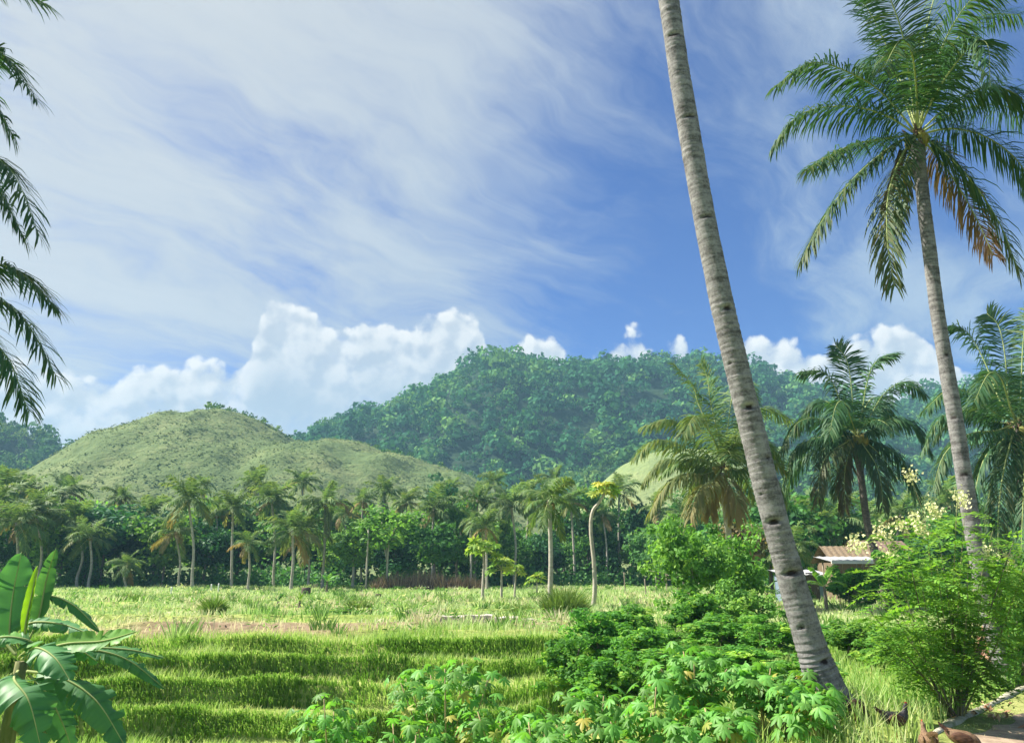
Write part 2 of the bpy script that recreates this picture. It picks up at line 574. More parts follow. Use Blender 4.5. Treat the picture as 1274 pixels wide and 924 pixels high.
M['greenstem'] = rough_mat('green_stem', (0.12, 0.14, 0.05), (0.25, 0.23, 0.11), 6, (2, 2, .5))
M['canestem'] = rough_mat('cane_stem', (0.28, 0.21, 0.11), (0.48, 0.38, 0.22), 12, (2, 2, .6))
M['midrib'] = rough_mat('leaf_midrib', (0.22, 0.28, 0.10), (0.34, 0.38, 0.16), 3, bump=0)
M['nut'] = rough_mat('coconut_husk', (0.13, 0.15, 0.04), (0.25, 0.20, 0.06), 3, bump=0.1)
M['fibre'] = rough_mat('palm_fibre', (0.05, 0.035, 0.025), (0.16, 0.10, 0.06), 8)
M['soil'] = rough_mat('dry_soil', (0.20, 0.145, 0.105), (0.38, 0.29, 0.21), 5)
M['wood'] = rough_mat('weathered_wood', (0.16, 0.13, 0.10), (0.34, 0.29, 0.23), 7, (3, 3, .5))
M['darkwood'] = rough_mat('dark_wood', (0.05, 0.04, 0.035), (0.12, 0.09, 0.07), 7, (3, 3, .5))
M['whitepaint'] = rough_mat('white_paint', (0.68, 0.67, 0.63), (0.82, 0.81, 0.78), 3, bump=0.05)
M['concrete'] = rough_mat('old_concrete', (0.28, 0.25, 0.21), (0.56, 0.51, 0.45), 2.5, bump=0.3)
M['mossy'] = rough_mat('mossy_concrete', (0.14, 0.16, 0.07), (0.40, 0.37, 0.29), 4, bump=0.3, c2=(0.50, 0.46, 0.38))
M['rustroof'] = rough_mat('rusty_sheet', (0.13, 0.085, 0.07), (0.22, 0.15, 0.125), 3, bump=0.1)
M['greyroof'] = rough_mat('grey_sheet', (0.26, 0.27, 0.28), (0.42, 0.43, 0.43), 2, bump=0.1)
M['thatch'] = rough_mat('thatch', (0.13, 0.09, 0.06), (0.30, 0.23, 0.15), 9, (1, 1, 5))
M['bluewall'] = rough_mat('blue_wall', (0.12, 0.17, 0.23), (0.18, 0.23, 0.29), 2, bump=0.05)
M['bamboo'] = rough_mat('bamboo_wall', (0.10, 0.075, 0.05), (0.20, 0.15, 0.10), 6, (6, 6, .4))
M['glassdark'] = rough_mat('dark_opening', (0.015, 0.017, 0.02), (0.03, 0.033, 0.035), 2, bump=0)
M['bluepaint'] = rough_mat('blue_paint', (0.05, 0.13, 0.36), (0.07, 0.18, 0.44), 3, bump=0, rough=0.3, spec=0.5)
M['rubber'] = rough_mat('rubber', (0.015, 0.015, 0.015), (0.03, 0.03, 0.03), 8, bump=0)
M['metal'] = rough_mat('dull_metal', (0.22, 0.22, 0.23), (0.36, 0.36, 0.37), 4, bump=0, rough=0.4, spec=0.6)
M['blackfeather'] = rough_mat('black_feather', (0.010, 0.010, 0.013), (0.032, 0.026, 0.028), 22, (1, 3, 3), rough=0.5, bump=0.35, spec=0.4)
M['brownfeather'] = rough_mat('brown_feather', (0.10, 0.06, 0.035), (0.24, 0.15, 0.09), 20, (1, 3, 3), rough=0.6, bump=0.35)
M['darkbrownfeather'] = rough_mat('dark_brown_feather', (0.045, 0.022, 0.016), (0.13, 0.065, 0.04), 20, (1, 3, 3), rough=0.6, bump=0.35)
M['comb'] = rough_mat('red_comb', (0.38, 0.03, 0.02), (0.5, 0.06, 0.05), 6, bump=0)
M['beak'] = rough_mat('horn_beak', (0.35, 0.25, 0.09), (0.45, 0.35, 0.15), 6, bump=0)


def ground_material():
    m, g = new_mat('field_ground')
    tc = g.n('ShaderNodeTexCoord')
    n = g.noise(tc.outputs['Object'], 0.35, 6, 0.6)
    n2 = g.noise(tc.outputs['Object'], 3.0, 6, 0.65)
    f = g.m('ADD', g.m('MULTIPLY', n, 0.6), g.m('MULTIPLY', n2, 0.4))
    grassy = g.ramp(f, [(0.30, (0.08, 0.13, 0.025)), (0.48, (0.20, 0.26, 0.06)), (0.60, (0.33, 0.36, 0.12)), (0.75, (0.42, 0.37, 0.19))])
    soil = g.ramp(n2, [(0.3, (0.10, 0.07, 0.045)), (0.5, (0.20, 0.145, 0.095)), (0.72, (0.35, 0.28, 0.18))])
    c = g.mix(attr(g, 'mark'), grassy, soil)
    b = g.n('ShaderNodeBsdfPrincipled')
    g.put(b.inputs['Base Color'], c)
    b.inputs['Roughness'].default_value = 0.95
    b.inputs['Specular IOR Level'].default_value = 0.1
    bp = g.n('ShaderNodeBump')
    bp.inputs['Strength'].default_value = 0.8
    bp.inputs['Distance'].default_value = 0.08
    g.put(bp.inputs['Height'], n2)
    g.put(b.inputs['Normal'], bp.outputs[0])
    finish(g, b.outputs[0])
    return m


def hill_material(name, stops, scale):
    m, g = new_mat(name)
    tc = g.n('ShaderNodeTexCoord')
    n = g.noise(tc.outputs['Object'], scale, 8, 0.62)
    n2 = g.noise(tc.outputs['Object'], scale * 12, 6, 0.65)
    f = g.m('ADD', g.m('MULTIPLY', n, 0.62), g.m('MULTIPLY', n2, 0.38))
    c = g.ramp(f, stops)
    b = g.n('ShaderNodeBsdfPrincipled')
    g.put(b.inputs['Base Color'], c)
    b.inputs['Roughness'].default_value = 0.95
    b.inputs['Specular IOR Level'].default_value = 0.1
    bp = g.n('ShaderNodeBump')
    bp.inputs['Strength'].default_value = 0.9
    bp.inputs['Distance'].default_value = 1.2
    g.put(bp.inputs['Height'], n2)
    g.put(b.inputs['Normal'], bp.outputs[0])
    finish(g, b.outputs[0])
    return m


M['ground'] = ground_material()
M['hillgrass'] = hill_material('hill_grass', [(0.32, (0.06, 0.10, 0.04)), (0.48, (0.11, 0.155, 0.06)), (0.62, (0.18, 0.21, 0.09))], 0.03)
M['palehill'] = hill_material('pale_hill_grass', [(0.32, (0.13, 0.18, 0.07)), (0.5, (0.19, 0.24, 0.095)), (0.65, (0.25, 0.28, 0.12))], 0.04)
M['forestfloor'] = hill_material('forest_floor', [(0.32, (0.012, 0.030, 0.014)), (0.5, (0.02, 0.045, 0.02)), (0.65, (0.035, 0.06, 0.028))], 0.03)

# ------------------------------------------------------------------ ground
STEPS = [(20.0, -1.98, -1.36), (21.45, -1.36, -0.84), (22.7, -0.84, -0.38), (23.9, -0.38, 0.02)]


PE = [(1120, 922, 9.3), (1172, 896, 10.6), (1200, 878, 11.8), (1235, 862, 13.4), (1274, 848, 15.2), (1330, 834, 17.5)]
PEX = np.array([at(a_, b_, c_)[0] for a_, b_, c_ in PE])
PEY = np.array([c_ for a_, b_, c_ in PE])


def on_path(x, y):
    return x - np.interp(y, PEY, PEX)


def wob(x, i):
    return 0.35 * np.sin(x * 0.23 + 1.0) + 0.42 * fbm(x + 37.0 * i, x * 0 + 3.0 * i, 3.6, 3)


def ground_z(x, y):
    x, y = np.asarray(x, float), np.asarray(y, float)
    zt = np.full(np.broadcast(x, y).shape, -1.98)
    for i, (d, a, b) in enumerate(STEPS):
        soft_ = 0.10 + 0.35 * smooth(0.1, 0.6, fbm(x + 91 * i, y * 0, 6.0, 2))
        zt = zt + (b - a) * smooth(d - soft_, d + soft_, y + wob(x, i))
    # bank below the road
    zt = np.where(y < 12, 0.4 + (zt - 0.4) * smooth(1.5, 7.0, y), zt)
    zr = np.zeros_like(zt) + 0.06 * smooth(24, 40, y)
    zr = np.where(y < 8, 0.0 + 0.35 * smooth(8, 1, y), zr)
    zr = zr + 0.22 * np.exp(-((x - 4.5) ** 2 / 3.0 + (y - 11.3) ** 2 / 3.0))
    edge = 3.2 + 0.8 * np.sin(y * 0.35)
    m = smooth(edge + 1.6, edge - 4.6, x)
    z = zr * (1 - m) + zt * m
    for i, (y0, hb_) in enumerate(((26.6, .20), (29.6, .24), (33.6, .26), (39.5, .28), (47.0, .30))):
        yb = y + 0.9 * fbm(x + 53 * i, x * 0 + i, 7.0, 3)
        z = z + hb_ * np.exp(-np.abs((yb - y0) / 0.40) ** 3) * smooth(3.5, 0.5, x) * smooth(-0.35, 0.15, fbm(x + 17 * i, x * 0 + 2 * i, 5.0, 2))
    far = smooth(24, 32, y)
    z = z + far * 0.10 * fbm(x, y, 7.0, 3) + 0.05 * fbm(x, y, 1.5, 3)
    return z


def soil_mask(x, y):
    """bare and dry strips of the field"""
    n = fbm(x, y, 4.0, 3)
    s = smooth(-0.04, 0.34, fbm(x * 0.30, y, 3.2, 4)) * smooth(25, 27, y) * smooth(75, 50, y) * 1.0
    band = np.exp(-((y - 26.3 - 0.05 * (x + 10)) / 0.9) ** 2) * smooth(-4, -6, x) * smooth(-17, -14, x)
    band2 = np.exp(-((y - 29.5) / 1.1) ** 2) * smooth(2, 0, x) * smooth(-13, -10, x)
    pathm = smooth(-0.1, 0.4, on_path(x, y)) * smooth(18, 15, y) * smooth(4, 6, y) * 0.3
    return np.clip(s * 0.9 + (band * 1.2 + band2 * 0.9) * (0.75 + 0.5 * n) + pathm, 0, 1)


ys = np.concatenate([np.arange(-25, 4, 1.0), np.arange(4, 19, 0.25), np.arange(19, 25.5, 0.07), np.arange(25.5, 50, 0.3),
                     np.arange(50, 110, 0.8), np.geomspace(110, 2500, 22)])
xs = np.concatenate([-np.geomspace(2500, 40, 22), np.arange(-39, -24, 1.0), np.arange(-24, 14, 0.2), np.arange(14, 40, 1.0), np.geomspace(40, 2500, 22)])
X, Y = np.meshgrid(xs, ys)
mb = MB()
mb.sheet(np.stack([X, Y, ground_z(X, Y)], -1), 0.5, soil_mask(X, Y))
mb.build('ground', M['ground'], kind='structure')

# ------------------------------------------------------------------ hills
HILLS = {}


def hill(name, Yc, front, back, sil, mat, amp, nscale, drop=0.0, nx=150, ny=110, tilt=0.0):
    P = np.array([at(px, py, Yc) for px, py in sil])
    xa, za = P[:, 0], P[:, 2] - drop
    sel = np.argsort(xa)
    xa, za = xa[sel], za[sel]

    def H(x, y):
        vv = (y - Yc) / np.where(y < Yc, front, back)
        s = 0.5 + 0.5 * np.cos(math.pi * np.clip(vv, -1, 1))
        prof = np.interp(x + tilt * (Yc - y), xa, za)
        gul = fbm(x, y * 0.55, nscale, 5)
        ridge = 1 - np.abs(fbm(x + 300, y * 0.3 + 80, nscale * 0.8, 3)) * 2
        return prof * s + (gul * 0.6 + ridge * 0.4) * amp * s * (0.05 + 0.95 * smooth(0.0, 0.40, 1 - s)) + fbm(x + 77, y, nscale * 0.22, 3) * amp * 0.10 * s - 1.0
    x = np.linspace(xa[0] - 30, xa[-1] + 30, nx)
    y = np.linspace(Yc - front, Yc + back, ny)
    X, Y = np.meshgrid(x, y)
    mb = MB()
    Z = H(X, Y) - 8 * (smooth(xa[0], xa[0] - 30, X) + smooth(xa[-1], xa[-1] + 30, X))
    mb.sheet(np.stack([X, Y, Z], -1))
    HILLS[name] = (H, x[0], x[-1], Yc - front, Yc + back)
    return mb.build(name, mat, kind='structure')


hill('mountain', 620, 300, 260, [(250, 640), (330, 590), (385, 545), (430, 519), (480, 501), (540, 472), (580, 450), (620, 437), (700, 446),
                             (760, 449), (800, 444), (880, 441), (940, 456), (990, 477), (1030, 501), (1075, 512), (1120, 496),
                             (1160, 476), (1220, 470), (1300, 478), (1420, 520), (1560, 590)],
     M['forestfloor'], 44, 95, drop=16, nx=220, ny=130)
hill('far_left_hill', 470, 190, 200, [(-420, 560), (-200, 490), (-80, 500), (0, 512), (35, 520), (60, 538), (90, 556), (125, 568), (160, 600), (230, 650)],
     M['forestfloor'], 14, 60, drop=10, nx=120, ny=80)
hill('grassy_hill', 290, 150, 130, [(-90, 668), (-10, 632), (40, 613), (100, 590), (160, 562), (200, 538), (245, 520), (285, 512), (308, 515), (330, 524), (352, 538), (380, 551), (405, 555), (432, 551), (455, 552),
                               (480, 560), (505, 566), (530, 575), (580, 592), (640, 622), (720, 660)], M['hillgrass'], 20, 40, nx=240, ny=160)
hill('wooded_spur', 400, 150, 130, [(520, 660), (580, 632), (640, 612), (690, 590), (750, 562), (800, 548), (860, 545), (930, 560), (1000, 585), (1090, 600), (1200, 590), (1330, 600), (1450, 650)],
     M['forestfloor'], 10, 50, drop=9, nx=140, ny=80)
hill('pale_hill', 300, 85, 75, [(690, 655), (722, 622), (745, 600), (772, 577), (800, 563), (835, 556), (870, 556), (905, 566), (950, 596), (990, 640)], M['palehill'], 1.6, 40, nx=90, ny=70)


def scatter_wood(name, parent, H, x0, x1, y0, y1, n, rmin, rmax, mat, seed, keep=None, quads=40, minz=1.0, leaf=1.0):
    r_ = np.random.default_rng(seed)
    x, y = r_.uniform(x0, x1, n), r_.uniform(y0, y1, n)
    z = H(x, y)
    ok = z > minz
    if keep is not None:
        ok &= keep(x, y, r_.random(n))
    x, y, z = x[ok], y[ok], z[ok]
    n = len(x)
    rad = r_.uniform(rmin, rmax, n) * (0.55 + 1.25 * r_.random(n) ** 2.6)
    hi = rad * r_.uniform(0.75, 1.25, n)
    q = quads
    d = unit(r_.normal(size=(n, q, 3)))
    d[..., 2] = np.abs(d[..., 2]) * 1.1 - 0.25
    lump = 0.72 + 0.5 * r_.random((n, q))
    # a few boughs per crown give the dome a broken outline
    bough = unit(r_.normal(size=(n, 4, 3)))
    dotb = np.einsum('nqk,nbk->nqb', unit(d), bough).max(-1)
    lump *= 0.80 + 0.32 * smooth(0.2, 0.9, dotb)
    C = np.stack([x, y, z + hi * 0.9], -1)[:, None] + d * lump[..., None] * np.stack([rad, rad, hi], -1)[:, None]
    N = unit(d) + r_.normal(size=(n, q, 3)) * 0.45
    base = np.clip(r_.normal(0.45, 0.27, n) + 0.45 * fbm(x, y, 60.0, 3), 0, 1)
    rr = np.clip(base[:, None] + r_.normal(0, 0.14, (n, q)), 0, 1)
    w = (rad[:, None] * leaf * r_.uniform(0.38, 0.62, (n, q)))
    mb = MB()
    mb.leaves(C.reshape(-1, 3), N.reshape(-1, 3), w.ravel(), w.ravel() * 1.2, rr.ravel(), curl=0.1)
    o = mb.build(name, mat)
    o['kind'] = 'stuff'
    return o


H, x0, x1, y0, y1 = HILLS['mountain']
o = scatter_wood('mountain_forest', None, H, x0, x1, y0 + 30, 660, 7200, 3.4, 6.0, M['forest'], 1, quads=66, minz=4, leaf=.68)
o['label'] = 'dense dark green forest covering the big mountain'
o['category'] = 'forest'
H, x0, x1, y0, y1 = HILLS['far_left_hill']
o = scatter_wood('hillside_forest', None, H, x0 + 60, x1, y0 + 20, 500, 1500, 2.6, 5.0, M['forest2'], 2, quads=70, minz=3, leaf=.68)
o['label'] = 'mid green forest on the low hill behind the grassy slope'
o['category'] = 'forest'
H, x0, x1, y0, y1 = HILLS['wooded_spur']
HP, px0, px1, py0, py1 = HILLS['pale_hill']
o = scatter_wood('spur_forest', None, H, x0, x1, y0 + 10, 420, 2300, 2.4, 4.4, M['forest2'], 3, quads=64, minz=2, leaf=.68)
o['label'] = 'lighter green wood on the spur at the foot of the mountain'
o['category'] = 'forest'
# scrub on the right shoulder and the top of the grassy hill
HG, gx0, gx1, gy0, gy1 = HILLS['grassy_hill']


def scrub_keep(x, y, u):
    s = smooth(-40, 20, x) * smooth(230, 190, y) * 0.5 + smooth(-62, -10, x) * smooth(0.25, 0.6, fbm(x, y, 14, 3)) * 0.8
    top = (smooth(30, 6, np.abs(x - (-106))) * 0.9 + 0.25 * smooth(0.0, 0.5, fbm(x, y * 0, 14, 2))) * smooth(13, 2, np.abs(y - 285))
    edge = smooth(-60, -40, x) * smooth(14, 4, np.abs(y - 292)) * 0.7
    return u < s + top + edge + 0.10 * smooth(0.25, 0.6, fbm(x + 500, y, 22, 3))


o = scatter_wood('hill_scrub', None, HG, gx0, gx1, gy0 + 10, 305, 3600, 0.5, 1.6, M['forest2'], 4, keep=scrub_keep, quads=26, minz=3)
o['label'] = 'low scrub dotted over the shoulder and top of the grassy hill'
o['category'] = 'scrub'
# tussocks give the grass slope its rough grain
r_ = np.random.default_rng(11)
n = 17000
x, y = r_.uniform(gx0, gx1, n), r_.uniform(gy0 + 20, 300, n)
z = HG(x, y)
ok = (z > 3) & (fbm(x, y, 9, 3) > -0.35)
x, y, z = x[ok], y[ok], z[ok]
n = len(x)
mb = MB()
C = np.repeat(np.stack([x, y, z + 0.25], -1), 3, 0) + r_.normal(size=(n * 3, 3)) * (0.55, 0.55, 0.1)
N = unit(np.stack([r_.normal(size=n * 3) * .5, -np.abs(r_.normal(size=n * 3)) * .6, np.full(n * 3, 0.8)], -1))
mb.leaves(C, N, r_.uniform(0.35, 0.8, n * 3), r_.uniform(0.4, 0.9, n * 3), np.clip(0.5 + 0.4 * fbm(C[:, 0], C[:, 1], 20, 3) + r_.normal(0, .12, n * 3), 0, 1))
M['tussock'] = foliage('tussock', [(0.0, (0.065, 0.105, 0.04)), (0.5, (0.105, 0.145, 0.055)), (1.0, (0.16, 0.185, 0.075))], transl=0.15, vary=0, rough=0.9, spec=0.05)
o = mb.build('tussock_grass', M['tussock'], kind='stuff', label='rough tussock grass over the whole grassy hill', category='grass')

# ------------------------------------------------------------------ grass


def blades(name, x0, x1, y0, y1, dens, h, w, label, seed, hvar=0.5, cull=None, mat='grass', rbias=0.0, clump=1.3):
    r_ = np.random.default_rng(seed)
    n = int((x1 - x0) * (y1 - y0) * dens)
    x, y = r_.uniform(x0, x1, n), r_.uniform(y0, y1, n)
    lim = np.abs(x) < (y + 2.5) * 0.74 + 1.2
    s = soil_mask(x, y)
    cl = fbm(x, y, clump, 3)
    ok = lim & (r_.random(n) > s * 0.93) & (r_.random(n) < 0.75 + 0.6 * cl)
    if cull is not None:
        ok &= cull(x, y, r_.random(n))
    if y1 < 27:
        for i_, (d_, a_, b_) in enumerate(STEPS):
            yq = y + wob(x, i_)
            ok &= ~((yq > d_ - 0.42) & (yq < d_ + 0.1) & (x < 1.5) & (r_.random(n) < 0.85))
    x, y, s, cl = x[ok], y[ok], s[ok], cl[ok]
    n = len(x)
    z = ground_z(x, y) - 0.03
    hh = h * (1 - hvar / 2 + hvar * r_.random(n)) * (1 + 0.55 * fbm(x, y, 3.0, 2)) * (1 + 0.5 * cl)
    a = r_.uniform(0, 2 * math.pi, n)
    bend = hh * r_.uniform(0.15, 0.75, n)
    D = np.stack([np.cos(a), np.sin(a), np.zeros(n)], -1)
    a2 = a + math.pi / 2 + r_.normal(0, .5, n)
    S = np.stack([np.cos(a2), np.sin(a2), np.zeros(n)], -1) * (w * r_.uniform(0.6, 1.3, n))[:, None] * 0.5
    P = np.stack([x, y, z], -1)
    up = np.array([0, 0, 1.0])
    m_ = P + up * (hh * 0.6)[:, None] + D * (bend * 0.3)[:, None]
    t_ = P + up * hh[:, None] + D * bend[:, None]
    V = np.stack([P - S, P + S, m_ + S * 0.8, m_ - S * 0.8, t_], 1)
    idx = np.arange(n * 5).reshape(n, 5)
    dry = 0.30 * fbm(x, y, 5.0, 3) + 0.22 * fbm(x, y, 1.1, 2) + s * 0.5
    rr = np.clip(0.48 + rbias + dry + r_.normal(0, 0.11, n), 0, 1)
    mb = MB()
    mb.add(V.reshape(-1, 3), idx[:, [0, 1, 2, 3]], idx[:, [3, 2, 4]], np.repeat(rr, 5))
    return mb.build(name, M[mat], kind='stuff', label=label, category='grass')


def not_path(x, y, u):
    return (on_path(x, y) < -0.05) | (y > 18)


blades('terrace_grass', -21, 6, 13.5, 26.5, 230, 0.25, 0.018, 'bright green grass growing on the stepped terraces', 21, rbias=0.05)

def riser_grass():  # blades coloured darker than the tread grass, painting in the risers' shade
    r_ = np.random.default_rng(28)
    n = 60000
    x = r_.uniform(-20, 4, n)
    yy = np.concatenate([r_.uniform(d - 0.16, d + 0.22, n // 4) - wob(x[i * (n // 4):(i + 1) * (n // 4)], i) for i, (d, a, b) in enumerate(STEPS)])
    y = yy
    ok = (np.abs(x) < (y + 2.5) * 0.74 + 1.2) & (r_.random(n) < 0.7 + 0.8 * fbm(x, y, 1.5, 3))
    x, y = x[ok], y[ok]
    n = len(x)
    P = np.stack([x, y, ground_z(x, y)], -1)
    hh = r_.uniform(0.14, 0.38, n) * (1 + .6 * fbm(x, y, .9, 2))
    out = np.stack([r_.normal(0, .35, n), -r_.uniform(.1, .9, n), np.zeros(n)], -1)
    S = np.stack([np.full(n, .011), r_.normal(0, .004, n), np.zeros(n)], -1)
    up = np.array([0, 0, 1.0])
    m_ = P + up * (hh * .6)[:, None] + out * (hh * .35)[:, None]
    t_ = P + up * (hh * .65)[:, None] + out * hh[:, None]
    V = np.stack([P - S, P + S, m_ + S * .8, m_ - S * .8, t_], 1)
    idx = np.arange(n * 5).reshape(n, 5)
    mb = MB()
    mb.add(V.reshape(-1, 3), idx[:, :4], idx[:, [3, 2, 4]], np.repeat(np.clip(r_.normal(.34, .15, n) + .35 * fbm(x, y, 1.6, 2), 0, 1), 5))
    mb.build('riser_grass', M['grass'], kind='stuff', label='grass hanging down the terrace faces, coloured deeper green for their shade', category='grass')


riser_grass()
blades('field_grass', -38, 34, 26.5, 46, 62, 0.30, 0.035, 'yellow green grass over the open field', 22, rbias=0.12, mat='fieldgrass')
blades('far_field_grass', -70, 60, 46, 97, 20, 0.32, 0.075, 'pale sunlit grass at the far side of the field', 23, rbias=0.12, mat='fieldgrass')
blades('bank_grass', -9, 3.4, 5.5, 13.5, 90, 0.40, 0.016, 'grass on the bank under the cassava', 24)
blades('roadside_grass', 3.0, 12, 8.0, 26.5, 170, 0.36, 0.016, 'long bright grass beside the path under the shrub', 25, cull=not_path, rbias=0.02)
blades('path_grass', 4.0, 12.5, 7.0, 17.5, 420, 0.055, 0.009, 'short mossy grass on the path', 26, cull=lambda x, y, u: (on_path(x, y) > 0.05) & (u < 0.85 - 0.8 * smooth(1.2, 1.9, on_path(x, y))), rbias=0.06)

r_ = np.random.default_rng(29)
nc = 760
cy_ = r_.uniform(25.5, 92, nc)
cx_ = r_.uniform(-1, 1, nc) * (cy_ * 0.72)
C, R_ = [], []
for a, b in zip(cx_, cy_):
    if fbm(np.array([a]), np.array([b]), 9.0, 3)[0] < 0.02 and r_.random() < .75:
        continue
    k = int(r_.uniform(18, 46))
    s = r_.uniform(.25, .8)
    q = r_.normal(size=(k, 3)) * (s, s * .8, .10) + (a, b, .22)
    q[:, 2] = np.abs(q[:, 2]) * (1 + .6 * r_.random())
    q[:, 2] += ground_z(q[:, 0], q[:, 1])
    C.append(q)
    R_.append(np.clip(r_.normal(r_.choice([.15, .35, .8]), .1, k), 0, 1))
C = np.concatenate(C)
mb = MB()
sz = r_.uniform(.07, .16, len(C)) * (0.7 + C[:, 1] / 90)
mb.leaves(C, r_.normal(size=C.shape) * .6 + (0, -.2, .7), sz * .45, sz * 1.7, np.concatenate(R_))
mb.build('field_weeds', M['grass'], kind='stuff', label='scattered weeds and seedlings over the open field', category='weeds')

r_ = np.random.default_rng(30)
Vs, Rs, nb = [], [], 0
cy_ = r_.uniform(24.5, 90, 620)
cx_ = r_.uniform(-1, 1, 620) * (cy_ * 0.72)
for a, b in zip(cx_, cy_):
    if fbm(np.array([a]), np.array([b]), 11.0, 3)[0] < 0.0 and r_.random() < .6:
        continue
    k = int(r_.uniform(25, 70))
    h = r_.uniform(.25, .75)
    w = h * r_.uniform(.5, 1.6)
    an = r_.uniform(0, 6.28, k)
    rr = w * .6 * np.sqrt(r_.random(k))
    P = np.stack([a + np.cos(an) * rr, b + np.sin(an) * rr, np.zeros(k)], -1)
    P[:, 2] = ground_z(P[:, 0], P[:, 1]) - .03
    hh = h * r_.uniform(.5, 1.1, k)
    E = P + np.stack([np.cos(an) * hh * .5, np.sin(an) * hh * .5, hh], -1) + r_.normal(0, .04, (k, 3))
    m_ = P * .45 + E * .55 + np.array([0, 0, 1]) * (hh * .12)[:, None]
    S = np.stack([np.full(k, .5), r_.normal(0, .3, k), np.zeros(k)], -1) * (.018 + b * .0006)
    Vs.append(np.stack([P - S, P + S, m_ + S * .8, m_ - S * .8, E], 1).reshape(-1, 3))
    Rs.append(np.repeat(np.clip(r_.normal(r_.choice([.02, .2, .5, .95]), .10, k), 0, 1), 5))
V = np.concatenate(Vs)
idx = np.arange(len(V)).reshape(-1, 5)
mb = MB()
mb.add(V, idx[:, :4], idx[:, [3, 2, 4]], np.concatenate(Rs))
mb.build('field_tufts', M['fieldgrass'], kind='stuff', label='uneven tufts of tall and dry grass over the field', category='grass')

# ------------------------------------------------------------------ palms


def frond_geo(mb_leaf, mb_rib, P, L, pairs, width, droop, seed, r0, lift=0.15, start=0.13, segs=2, hang=0.0):
    """one feathered frond along the curve P; leaflets into mb_leaf, rachis into mb_rib"""
    r_ = np.random.default_rng(seed)
    P = np.asarray(P, float)
    n = len(P)
    mb_rib.tube(P, np.linspace(r0, r0 * 0.18, n), 5, True, r=0.9)
    T = unit(np.gradient(P, axis=0))
    ref = unit(np.array([P[-1][0] - P[0][0], P[-1][1] - P[0][1], 0]) + 1e-6)
    side0 = np.array([ref[1], -ref[0], 0.0])
    t = np.linspace(start, 0.995, pairs)
    ti = t * (n - 1)
    i0 = np.minimum(ti.astype(int), n - 2)
    f = (ti - i0)[:, None]
    B = P[i0] * (1 - f) + P[i0 + 1] * f
    Tt = unit(T[i0] * (1 - f) + T[i0 + 1] * f)
    S = unit(side0 - (Tt * side0).sum(1, keepdims=True) * Tt)
    N = np.cross(S, Tt)
    N = np.where(N[:, 2:3] < -0.25, -N, N)
    prof = np.clip(np.sin(math.pi * np.clip(0.14 + 0.75 * t, 0, 1)), 0.05, 1) ** 0.7
    for sgn in (-1, 1):
        ln = L * prof * r_.uniform(0.82, 1.1, pairs)
        A = np.radians(24 + 24 * t + r_.normal(0, 6, pairs))[:, None]
        d0_ = unit(S * sgn * np.cos(A) + Tt * np.sin(A) + N * (lift + r_.normal(0, 0.16, pairs)[:, None]) + np.array([0, 0, -hang]))
        d0_ = d0_ + r_.normal(0, 0.09, (pairs, 3))
        dn = droop * r_.uniform(0.6, 1.3, pairs)[:, None]
        d1_ = unit(d0_ + np.array([0, 0, -1.0]) * dn)
        d2_ = unit(d1_ + np.array([0, 0, -1.0]) * dn * 1.2)
        p1 = B + d0_ * ln[:, None] * 0.34
        p2 = p1 + d1_ * ln[:, None] * 0.36
        p3 = p2 + d2_ * ln[:, None] * 0.30
        Wv = unit(Tt - (Tt * d1_).sum(1, keepdims=True) * d1_) * (width * r_.uniform(0.75, 1.2, pairs))[:, None] * 0.5
        V = np.stack([B - Wv * .5, B + Wv * .5, p1 + Wv, p1 - Wv, p2 + Wv * .8, p2 - Wv * .8, p3], 1)
        idx = np.arange(pairs * 7).reshape(pairs, 7)
        rr = np.clip(0.40 + 0.25 * t + r_.normal(0, 0.14, pairs), 0, 1)
        mb_leaf.add(V.reshape(-1, 3), np.concatenate([idx[:, [0, 1, 2, 3]], idx[:, [3, 2, 4, 5]]]), idx[:, [5, 4, 6]], np.repeat(rr, 7))


def bend_curve(L, e, bend, swing=0.0, n=14, p=1.25):
    t = np.linspace(0, 1, n)
    a = np.radians(e - bend * t ** p)
    s = np.radians(swing * t)
    d = np.stack([np.cos(a) * np.cos(s), np.cos(a) * np.sin(s), np.sin(a)], -1)
    q = np.cumsum(d * L / (n - 1), 0)
    return np.vstack([[0, 0, 0], q[:-1]])


FROND_POOL = {}


def pool(lod):
    """frond meshes of unit length (leaves, rib) by class of uprightness"""
    if lod in FROND_POOL:
        return FROND_POOL[lod]
    out = []
    spec = [(80, 45, .10), (66, 75, .2), (52, 95, .3), (38, 100, .4), (22, 100, .5), (4, 88, .6), (-22, 62, .7), (-50, 34, .8)]
    for ci, (e, b, dr) in enumerate(spec):
        row = []
        for k in range(3 if lod == 'far' else 3):
            r_ = np.random.default_rng(100 + ci * 7 + k)
            cv = bend_curve(1.0, e + r_.normal(0, 4), b + r_.normal(0, 9), r_.normal(0, 14))
            lf, rb = MB(), MB()
            if lod == 'far':
                frond_geo(lf, rb, cv[::2], 0.29, 36, 0.028, dr, 300 + ci * 5 + k, 0.010, hang=0.2)
            else:
                frond_geo(lf, rb, cv, 0.25, 90, 0.013, dr, 300 + ci * 5 + k, 0.0085, hang=0.15)
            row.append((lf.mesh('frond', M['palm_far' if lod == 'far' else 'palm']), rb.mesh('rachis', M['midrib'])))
        out.append(row)
    FROND_POOL[lod] = out
    return out


